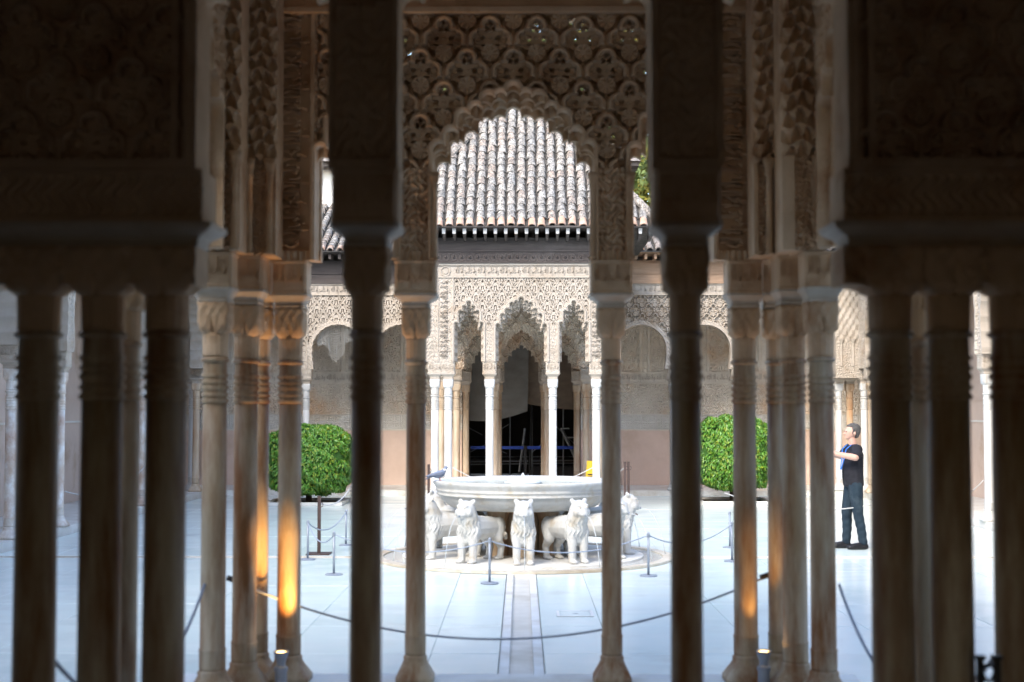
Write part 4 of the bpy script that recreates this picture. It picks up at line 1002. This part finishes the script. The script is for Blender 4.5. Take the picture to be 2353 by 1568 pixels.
for sy in (-1, 1):
    LP += [[(V3(.29, sy * .085, .40), .078), (V3(.31, sy * .085, .22), .056)], [(V3(.31, sy * .085, .22), .056), (V3(.31, sy * .085, .05), .048)],
           [(V3(.31, sy * .085, .03), (.055, .05, .03)), (V3(.37, sy * .085, .024), (.045, .052, .026))],
           [(V3(-.32, sy * .08, .42), (.13, .075, .14)), (V3(-.27, sy * .085, .27), .072)], [(V3(-.27, sy * .085, .27), .068), (V3(-.37, sy * .085, .17), .048)],
           [(V3(-.37, sy * .085, .17), .048), (V3(-.34, sy * .085, .04), .042)], [(V3(-.34, sy * .085, .028), (.05, .048, .028)), (V3(-.27, sy * .085, .024), (.045, .05, .025))],
           [(V3(.322, sy * .095, .788), (.022, .038, .032)), (V3(.33, sy * .08, .76), (.028, .034, .03))],
           [(V3(.425, sy * .055, .735), (.032, .034, .016))], [(V3(.405, sy * .085, .645), (.045, .04, .05))]]
LP += [[(V3(-.43, 0, .47), .03), (V3(-.47, .03, .34), .026)], [(V3(-.47, .03, .34), .026), (V3(-.44, .11, .27), .026)], [(V3(-.44, .11, .27), .026), (V3(-.36, .15, .33), .03)]]
lion_me = hull_blob(LP, .011, 3)
# carve mane locks and coat as fine relief in the surface
co = np.empty(len(lion_me.vertices) * 3); lion_me.vertices.foreach_get('co', co); co = co.reshape(-1, 3)
nn = np.empty(len(lion_me.vertices) * 3); lion_me.vertices.foreach_get('normal', nn); nn = nn.reshape(-1, 3)
mane = np.clip((co[:, 0] - .12) * 8, 0, 1) * np.clip((.60 - co[:, 2]) * 8, 0, 1) * np.clip((co[:, 2] - .26) * 10, 0, 1)
az = np.arctan2(co[:, 1], co[:, 0] - .2)
co += nn * (mane * .008 * np.sign(np.sin(az * 22 + 2 * np.sin(co[:, 2] * 40))) * np.abs(np.sin(co[:, 2] * 45)) ** .5)[:, None]
legs = np.clip((.20 - co[:, 2]) * 12, 0, 1); co += nn * (legs * .003 * np.sin(co[:, 1] * 240))[:, None]
for zz, dd in ((.600, .009), (.69, .004)): co += nn * (-dd * np.exp(-((co[:, 2] - zz) / .006) ** 2) * np.clip((co[:, 0] - .42) * 30, 0, 1))[:, None]
lion_me.vertices.foreach_set('co', co.ravel()); lion_me.materials.append(M['marble_lion']); lion_me.update()
mb = MB(); mb.tube([(.485, 0, .612), (.508, 0, .61)], .012, 10); noz = mb.mesh('mouth_spout', M['grey_metal'])
mb = MB()
mb.tube([(.505, 0, .61), (.60, 0, .59), (.68, 0, .50), (.75, 0, .35), (.80, 0, .17), (.83, 0, .0)], [.003, .004, .004, .005, .005, .006], 6); jet = mb.mesh('water_spout', M['foam'], smooth=True)
mb = MB()
for sy in (-1, 1): mb.tube([(.448, sy * .05, .708), (.46, sy * .05, .708)], .011, 8)
eyes = mb.mesh('eyes', M['ring'], smooth=True)
lion_lb = {0: 'white stone lion facing straight out at the viewer, in the middle of the front row', 1: 'white stone lion right of the middle one, turned a little to the right', 2: 'white stone lion at the right side, half hidden by the right brown column',
           3: 'white stone lion at the far right of the fountain facing fully right', 4: 'rear right stone lion facing away to the right under the basin', 5: 'stone lion behind the fountain just right of its axis', 6: 'stone lion at the back of the fountain facing the far pavilion',
           7: 'stone lion behind the fountain just left of its axis', 8: 'rear left stone lion facing away to the left under the basin', 9: 'white stone lion at the far left of the fountain facing fully left', 10: 'white stone lion at left beside the left brown column, head near the basin rim', 11: 'white stone lion left of the middle one, turned a little to the left'}
for k in range(12):
    a = -math.pi / 2 + k * math.pi / 6
    p = FC + Vector((math.cos(a), math.sin(a), 0)) * 1.09
    t = thing('stone_lion', (p.x, p.y, .046), lion_lb[k], 'lion statue', 'stone lions around the fountain', a)
    t.scale = (1, .97 + .06 * random.random(), .98 + .035 * random.random()); t.rotation_euler = (0, 0, a + random.uniform(-.04, .04))
    link('lion_body', lion_me, t); link('mouth_spout', noz, t); link('eyes', eyes, t); link('water_spout', jet, t)
# pigeon on the rim
PG = thing('pigeon', (-1.11, 18.95, 1.040), 'grey wood pigeon perched on the left rim of the fountain basin', 'pigeon', rotz=.25)
me = hull_blob([[(V3(.0, 0, .10), (.10, .058, .055)), (V3(.06, 0, .125), (.06, .05, .055))], [(V3(.09, 0, .15), (.04, .036, .04)), (V3(.125, 0, .205), (.026, .024, .026))], [(V3(.13, 0, .215), (.03, .026, .027))], [(V3(-.07, 0, .09), (.05, .04, .03)), (V3(-.14, 0, .065), (.04, .025, .014))]], .006, 4)
me.materials.append(M['pigeon']); link('body', me, PG)
mb = MB(); mb.add([(-.13, -.02, .075), (-.13, .02, .075), (-.27, .035, -.01), (-.27, -.035, -.01), (-.13, -.02, .06), (-.13, .02, .06), (-.27, .035, -.018), (-.27, -.035, -.018)], [(0, 1, 2, 3), (4, 7, 6, 5), (0, 4, 5, 1), (1, 5, 6, 2), (2, 6, 7, 3), (3, 7, 4, 0)])
link('tail', mb.mesh('tail', M['pigeon_dark']), PG)
for sy in (-1, 1):
    me = hull_blob([[(V3(.04, sy * .052, .12), (.05, .012, .035)), (V3(-.10, sy * .045, .095), (.05, .01, .022))], [(V3(-.1, sy * .045, .095), (.04, .01, .02)), (V3(-.18, sy * .02, .075), (.03, .008, .01))]], .006, 2); me.materials.append(M['pigeon_dark']); link('wing', me, PG)
    mb = MB(); mb.tube([(.03, sy * .025, .06), (.035, sy * .025, .0)], .005, 6); mb.tube([(.02, sy * .025, .004), (.065, sy * .025, .004)], .004, 6); link('leg', mb.mesh('leg', M['lip']), PG)
mb = MB(); mb.tube([(.152, 0, .212), (.175, 0, .205)], [.008, .002], 6); link('beak', mb.mesh('beak', M['ring']), PG)
mb = MB(); mb.loft([(.165, .036), (.18, .034), (.192, .03)], 12, (.108, 0)); link('neck_patch', mb.mesh('neck_patch', M['pigeon_white'], smooth=True), PG); PG.scale = (.84, .84, .84)

# ================================================================== BUSHES
def bush(x, y, w, h, z0, seed, label):
    rg = np.random.RandomState(seed)
    t = thing('orange_bush', (x, y, 0), label, 'bush', 'clipped round orange bushes')
    cz = z0 + h / 2; a = np.array([w / 2, w / 2, h / 2])
    n = 12500
    d = rg.normal(size=(n, 3)); d /= np.linalg.norm(d, axis=1)[:, None]
    d = d[(d[:, 1] < .75)]; n = len(d)
    k = (np.abs(d) ** 3.2).sum(1) ** (-1 / 3.2)
    lump = 1 + .03 * np.sin(d[:, 0] * 9 + seed) * np.sin(d[:, 2] * 11) + .03 * np.sin(d[:, 2] * 17 + d[:, 0] * 13)
    p = d * k[:, None] * a * (lump * (1 - .09 * rg.rand(n) ** 1.5))[:, None] + np.array([x, y, cz])
    nrm = d * np.array([1, 1, 1.0])
    down = np.array([0, 0, -1.0]); tdir = down + nrm * .55 + rg.normal(size=(n, 3)) * .55; tdir /= np.linalg.norm(tdir, axis=1)[:, None]
    sd = np.cross(tdir, nrm + rg.normal(size=(n, 3)) * .35); sd /= np.linalg.norm(sd, axis=1)[:, None] + 1e-6
    up = np.cross(sd, tdir)
    L = (.065 + .055 * rg.rand(n))[:, None]; Wd = L * .23
    a0 = p - tdir * L * .5; b0 = p + tdir * L * .55 - up * L * .10; m = p + up * L * .06
    V = np.stack([a0, m + sd * Wd, b0, m - sd * Wd, p - up * L * .02], 1)
    i5 = np.arange(n) * 5
    Q = np.concatenate([np.stack([i5, i5 + 1, i5 + 2, i5 + 4], 1), np.stack([i5, i5 + 4, i5 + 2, i5 + 3], 1)])
    mb = MB(); mb.add(V.reshape(-1, 3), Q); mb.build('crown', M['leaf'], t)
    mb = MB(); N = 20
    mb.loft([(cz + h / 2 * .9 * math.sin(v), w / 2 * .92 * max(math.cos(v), .02) ** .55, .3) for v in np.linspace(-1.5, 1.5, 12)], N, (x, y)); mb.build('crown_core', M['leaf_core'], t, True)  # dark solid core filling the crown behind the leaves
    mb = MB(); mb.tube([(x, y, -.02), (x, y, z0 + .2)], [.07, .055], 10); mb.build('trunk', M['bark'], t)
    q = thing('planting_pit', (x, y, 0), ('square dark planting pit with marble kerb under the ' + ('left' if x < 0 else 'right') + ' bush'), 'planting pit', 'planting pits under the bushes')
    boxes('kerb', M['kerb'], q, (x - .8, x + .8, y - .8, y - .7, .003, .07), (x - .8, x + .8, y + .7, y + .8, .003, .07), (x - .8, x - .7, y - .699, y + .699, .003, .07), (x + .7, x + .8, y - .699, y + .699, .003, .07))
    boxes('soil', M['soil'], q, (x - .699, x + .699, y - .699, y + .699, .003, .02))
bush(-4.5, 30.2, 1.86, 1.45, .20, 11, 'clipped round orange bush on the left side of the courtyard')
bush(4.52, 30.6, 1.70, 1.55, .28, 12, 'clipped round orange bush on the right side of the courtyard')

# ================================================================== ROPE BARRIERS
def sagline(a, b, sag, n=14):
    a, b = Vector(a), Vector(b)
    return [a.lerp(b, i / n) - Vector((0, 0, sag * 4 * (i / n) * (1 - i / n))) for i in range(n + 1)]
G_ST = 'low grey posts around the fountain'
ring_posts = [(733 - 26, 1287, 'low grey metal post left of the fountain beside the tall brown post'), (767, 1322, 'low grey metal post in front of the tall brown post, left of the fountain'), (1125, 1342, 'low grey metal post in front of the lions, nearest to the viewer'),
              (1490, 1325, 'low grey metal post right of the fountain, front side'), (1682, 1291, 'nearer of two low grey posts by the rust stained right column'), (1677, 1259, 'farther of two low grey posts by the rust stained right column'), (795, 1254, 'low grey metal post at the left, farthest back beside the dark column')]
tops = []
for px, py, lb in ring_posts:
    D = 19.3
    for _ in range(30):
        p = at(px, py, D); D -= (p.z) * 0 ; 
        D = D * (2.0 / max(2.0 - p.z, .1))
        if abs(p.z) < .001: break
    x, y = p.x, p.y
    t = thing('barrier_post', (x, y, 0), lb, 'barrier post', G_ST)
    mb = MB(); mb.loft([(0.002, .105), (.012, .105), (.02, .09), (.022, .02)], 24); link('base_plate', mb.mesh('base_plate', M['grey_metal'], smooth=False), t)
    mb = MB(); mb.loft([(.022, .015), (.50, .015)], 12); link('pole', mb.mesh('pole', M['grey_metal'], smooth=True), t)
    mb = MB(); mb.loft([(.47, .02), (.51, .02), (.525, .012)], 12); link('cap', mb.mesh('cap', M['grey_metal']), t)
    tops.append(Vector((x, y, .49)))
order = [6, 0, 1, 2, 3, 4, 5]
for k in range(6):
    a, b = tops[order[k]], tops[order[k + 1]]
    mb = MB(); mb.tube(sagline(a, b, .17), .008, 6)
    tag(mb.build('barrier_rope', M['rope']), ['thin rope between the two rear left low posts', 'thin rope between the two left low posts by the brown post', 'thin rope sagging across the left lions to the front post', 'thin rope sagging across the middle lions right of the front post', 'thin rope between the right front post and the right pair', 'thin rope between the two right low posts'][k], 'rope', 'ropes around the fountain')
def tall_post(px, py, h, label, D=None, r=.022, z=0.0):
    if D is None: D = F_PX * (2.0 - z) / (py - 940)
    p = at(px, py, D); t = thing('tall_post', (p.x, p.y, z), label, 'barrier post', 'tall brown rope posts')
    mb = MB(); mb.box(-.16, .16, -.16, .16, .002, .018); link('base_plate', mb.mesh('base_plate', M['brown_metal']), t)
    mb = MB(); mb.box(-r, r, -r, r, .018, h); link('pole', mb.mesh('pole', M['brown_metal']), t)
    mb = MB(); mb.tube([(r + .03 * math.cos(a * .7), 0, h - .12 + .035 * math.sin(a * .7)) for a in range(10)], .006, 6); link('rope_hook', mb.mesh('rope_hook', M['brown_metal']), t)
    return Vector((p.x, p.y, z + h - .1))
tp1 = tall_post(733, 1272, .80, 'tall brown post with square base left of the fountain')
tp2 = tall_post(22, 1232, .86, 'tall dark post with knotted rope at the far left edge', z=.0)
mb = MB(); mb.tube([tp2 + Vector((.01, -.03, .05)), tp2 + Vector((-.03, -.04, -.1)), tp2 + Vector((.02, -.04, -.2)), tp2 + Vector((0.0, -.03, -.28))], [.02, .045, .04, .02], 8); tag(mb.build('rope_knot', M['rope']), 'bundle of rope knotted round the dark post at far left', 'rope')
tp3 = tall_post(2079, 1261, .86, 'tall dark brown post between the dark columns right of the man')
tp4 = tall_post(988, 0, .95, 'thin dark post behind the pigeon at the left corner of the far pavilion', D=27.0)
tp5 = tall_post(1432, 0, 1.0, 'left one of two thin dark posts right of the fountain basin', D=27.0)
tp6 = tall_post(1440, 0, 1.0, 'right one of two thin dark posts right of the fountain basin', D=27.05)
tp0 = Vector((-7.3, 24.0, .75))
for a, b, s, lb in ((tp1, Vector((-2.9, 24.5, .72)), .15, 'pale rope running back from the tall brown post'), (tp4, Vector((-1.44, 27.9, .72)), .10, 'pale rope from the thin dark post behind the pigeon'),
                    (Vector((-1.35, 27.85, .86)), Vector((-.68, 27.85, .55)), .02, 'pale rope across the left opening of the far pavilion'), (Vector((.68, 27.85, .55)), Vector((1.4, 27.85, .86)), .02, 'pale rope across the right opening of the far pavilion'),
                    (tp5, Vector((1.55, 27.85, .62)), .05, 'pale rope at the right corner of the far pavilion'), (tp3, Vector((2.9, 20.4, .80)), .22, 'pale rope passing in front of the legs of the man'),
                    (tp2, Vector((-7.25, 20.55, .55)), .08, 'pale rope from the knotted post to the gallery column at far left'), (tp3, Vector((7.75, 24.0, .8)), .25, 'thin rope from the brown post to the right gallery column'),
                    (Vector((-7.3, 22.8, .68)), Vector((-7.3, 27.7, .9)), .25, 'thin rope between the patchy left gallery columns')):
    mb = MB(); mb.tube(sagline(a, b, s), .009, 6); tag(mb.build('barrier_rope', M['rope_pale']), lb, 'rope', 'pale ropes in the court')
# heavy rope swag across the front of the near pavilion
a, b = at(522, 1328, 9.9), at(1776, 1318, 10.08); mid = at(1140, 1466, 10.05)
NRp = thing('rope_swag', (0, 10.05, .12), 'long grey rope swag sagging across the front of the near pavilion', 'rope', 'grey ropes round the near pavilion')
mb = MB(); mb.tube(sagline(a, b, (a.z + b.z) / 2 - mid.z, 40), .0078, 8); mb.build('cord', M['rope'], NRp)
for p, s in ((a, 1), (b, -1)): 
    mb = MB(); mb.tube([p, p + Vector((s * .09, 0, -.03))], .02, 8); mb.build('end_clip', M['black'], NRp)
for sg, lb in ((-1, 'grey rope swag along the left flank of the near pavilion'), (1, 'grey rope swag along the right flank of the near pavilion')):
    x = sg * 2.06; mb = MB(); mb.tube(sagline((x, 9.3, .86), (x, 6.3, .9), .42, 24), .010, 8)
    tag(mb.build('rope_swag', M['rope']), lb, 'rope', 'grey ropes round the near pavilion')
# dark rope post at the bottom right, close by
KP = thing('rope_post', (2.06, 6.0, .12), 'black rope post with looped cord at the bottom right corner', 'barrier post')
for px in (2252, 2290):
    p = at(px, 1515, 5.9); boxes('post', M['black'], KP, (p.x - .013, p.x + .013, 5.887, 5.913, .122, p.z))
    boxes('post_cap', M['black'], KP, (p.x - .02, p.x + .02, 5.88, 5.92, p.z, p.z + .015))
a, b = at(2255, 1540, 5.87), at(2288, 1540, 5.87); mb = MB(); mb.tube(sagline(a, b, .045, 10), .008, 8); mb.tube(sagline(a, b, -.02, 10), .008, 8); mb.build('looped_cord', M['black'], KP)

# ================================================================== FLOOR LAMPS
def lamp(x, y, z0, aim, power, label):
    t = thing('floor_lamp', (x, y, .12), label, 'floor lamp', 'small floor spotlights'); t.scale = (1.1, 1.1, 1.2)
    mb = MB(); mb.loft([(0, .05, .6), (.012, .05, .6), (.014, .036), (.10, .036), (.104, .042), (.125, .042), (.128, .033)], 20, (0, 0)); link('housing', mb.mesh('housing', M['grey_metal']), t)
    mb = MB(); mb.loft([(.129, .028), (.15, .026), (.205, .045), (.215, .047), (.207, .042), (.2, .040)], 20, caps=False); link('shade', mb.mesh('shade', M['grey_metal'], smooth=True), t)
    mb = MB(); mb.loft([(.203, .039), (.206, .039)], 20); link('lens', mb.mesh('lens', M['lamp_glow']), t)
    mb = MB(); mb.tube([(.0, .03, .02), (.05, .05, .01), (.11, .03, .006), (.16, .07, .006)], .006, 6); link('cable', mb.mesh('cable', M['black']), t)
    l = bpy.data.lights.new('spot', 'SPOT'); l.energy = power; l.color = (1.0, .50, .12); l.spot_size = R(66); l.spot_blend = .45; l.shadow_soft_size = .04
    lo = bpy.data.objects.new('lamp_light', l); COL.objects.link(lo); lo.parent = t; lo.location = (0, 0, .225)
    lo.rotation_euler = (Vector((0, 0, 0)) - Vector(aim)).to_track_quat('Z', 'Y').to_euler()
p = at(646, 1488, 9.62); lamp(p.x, 9.62, .12, (.0, .25, .6), 27, 'small grey floor spotlight glowing at the foot of the left cluster')
p = at(1755, 1483, 9.66); lamp(p.x, 9.66, .12, (-.05, .22, .6), 5, 'small dark floor spotlight glowing at the foot of the right cluster')

# ================================================================== PERSON (faces left, arms stretched forward)
PS = thing('person', (4.76, 20.5, .002), 'man in black t-shirt and dark jeans holding both arms out in front', 'person', None, math.pi + .10)
def cap(a, ra, b, rb): return [(V3(*a), ra), (V3(*b), rb)]
body = [
    cap((.0, 0, .97), (.095, .140, .10), (.0, 0, 1.10), (.10, .135, .10)), cap((.0, 0, 1.10), (.10, .135, .10), (-.01, 0, 1.34), (.105, .155, .10)),
    cap((-.01, .10, 1.42), (.075, .085, .06), (-.01, -.10, 1.42), (.075, .085, .06)), cap((-.01, 0, 1.42), .062, (.015, 0, 1.55), .055),
    # head: skull, face, jaw, nose, ears, brow
    cap((.01, 0, 1.68), (.098, .076, .098), (.03, 0, 1.66), (.088, .072, .09)), cap((.045, 0, 1.62), (.066, .058, .055), (.07, 0, 1.585), (.038, .036, .028)),
    cap((.112, 0, 1.66), (.012, .010, .014), (.130, 0, 1.63), (.013, .014, .011)), [(V3(.10, 0, 1.685), (.022, .045, .012))], [(V3(.102, 0, 1.595), (.014, .022, .007))], [(V3(.102, 0, 1.583), (.013, .02, .006))]]
for s in (-1, 1):
    body += [[(V3(.0, s * .080, 1.645), (.022, .012, .032))],
             cap((.0, s * .19, 1.42), .060, (.07, s * .31, 1.31), .050), cap((.07, s * .31, 1.31), .050, (.40, s * .17, 1.375), .033),   # arms forward
             cap((.0, s * .085, .90), .078, (.02 - s * .05, s * .095, .52), .058), cap((.02 - s * .05, s * .095, .52), .060, (-s * .07, s * .10, .30), .058), cap((-s * .07, s * .10, .30), .056, (-.01 - s * .09, s * .105, .10), .040),
             cap((-.02 - s * .09, s * .105, .05), (.040, .036, .04), (.15 - s * .09, s * .12, .038), (.042, .038, .026))]
    h0 = V3(.41, s * .165, 1.375)
    body += [[(h0, (.03, .022, .03)), (h0 + V3(.07, -s * .015, .01), (.03, .016, .038))], cap(tuple(h0 + V3(.03, -s * .015, .02)), .012, tuple(h0 + V3(.075, -s * .045, .045)), .010)]
    for k, (dz, ln) in enumerate(((.034, .07), (.012, .08), (-.010, .075), (-.032, .06))):
        b0 = h0 + V3(.085, -s * .018, .01 + dz); m0 = b0 + V3(ln * .5, -s * .012, .006); e0 = m0 + V3(ln * .3, -s * .028, .004)
        body += [cap(tuple(b0), .0095, tuple(m0), .009), cap(tuple(m0), .009, tuple(e0), .008)]
me = hull_blob(body, .0085, 3); me.materials.append(M['skin']); link('body', me, PS)
sh = [cap((-.005, 0, .90), (.142, .186, .03), (.01, 0, 1.08), (.152, .178, .10)), cap((.01, 0, 1.08), (.152, .178, .10), (-.01, 0, 1.34), (.135, .188, .11)),
      cap((-.01, .11, 1.425), (.09, .095, .068), (-.01, -.11, 1.425), (.09, .095, .068)), cap((-.01, 0, 1.46), (.075, .08, .04), (-.005, 0, 1.475), (.068, .07, .03))]
for s in (-1, 1): sh.append(cap((.0, s * .185, 1.415), .080, (.045, s * .275, 1.345), .072))
me = hull_blob(sh, .010, 4); me.materials.append(M['shirt']); link('t_shirt', me, PS)
je = [cap((-.01, 0, .92), (.125, .172, .07), (.0, 0, .985), (.122, .166, .03))]
for s in (-1, 1): je += [cap((.0, s * .088, .90), .108, (.02 - s * .05, s * .095, .52), .078), cap((.02 - s * .05, s * .095, .52), .076, (-.005 - s * .07, s * .10, .28), .068), cap((-.005 - s * .07, s * .10, .28), .068, (-.01 - s * .09, s * .105, .075), (.062, .058, .02))]
me = hull_blob(je, .011, 3)
co = np.empty(len(me.vertices) * 3); me.vertices.foreach_get('co', co); co = co.reshape(-1, 3); nn = np.empty(len(me.vertices) * 3); me.vertices.foreach_get('normal', nn); nn = nn.reshape(-1, 3)
co += nn * (.003 * np.sin(co[:, 2] * 55 + co[:, 0] * 25 + 2 * np.sin(co[:, 1] * 30)) * np.clip((.62 - co[:, 2]) * 4, .15, 1))[:, None]; me.vertices.foreach_set('co', co.ravel()); me.update()
me.materials.append(M['jeans']); link('jeans', me, PS)
for s in (-1, 1):
    me = hull_blob([cap((-.03, s * .105, .05), (.055, .05, .045), (.0, s * .108, .075), (.05, .045, .04)), cap((-.03, s * .105, .03), (.058, .054, .036), (.185, s * .122, .032), (.060, .056, .036)), cap((.05, s * .11, .065), (.055, .05, .035), (.15, s * .12, .048), (.056, .052, .036))], .01, 3)
    me.materials.append(M['shoe']); link('shoe', me, PS, (-s * .09, 0, 0))
me = hull_blob([cap((-.026, 0, 1.715), (.094, .084, .078), (-.035, 0, 1.66), (.076, .080, .06)), cap((-.045, 0, 1.64), (.05, .07, .05), (-.05, 0, 1.60), (.035, .055, .025)), cap((.0, 0, 1.745), (.080, .070, .050), (.034, 0, 1.756), (.052, .056, .026))] + [cap((.012, q * .076, 1.69), (.018, .012, .03), (.022, q * .074, 1.645), (.010, .010, .02)) for q in (-1, 1)], .006, 1); me.materials.append(M['hair']); link('hair', me, PS)
mb = MB()
for s in (-1, 1): mb.tube([(.105, s * .032, 1.672), (.112, s * .032, 1.672)], .008, 8)
link('eyes', mb.mesh('eyes', M['eye']), PS)
mb = MB()
for s in (-1, 1):
    P = [(-.05, s * .085, 1.49), (.05, s * .092, 1.485), (.125, s * .08, 1.42), (.150, s * .05, 1.27), (.180, s * .012, 1.12)]
    V = []
    for x, y, z in P: V += [(x, y - .011, z), (x, y + .011, z), (x + .008, y + .011, z), (x + .008, y - .011, z)]
    mb.add(V, [(i * 4 + k, i * 4 + (k + 1) % 4, i * 4 + 4 + (k + 1) % 4, i * 4 + 4 + k) for i in range(4) for k in range(4)])
link('lanyard', mb.mesh('lanyard', M['lanyard']), PS)
mb = MB(); mb.box(.182, .188, -.05, .05, 1.0, 1.13); link('badge', mb.mesh('badge', M['badge']), PS)
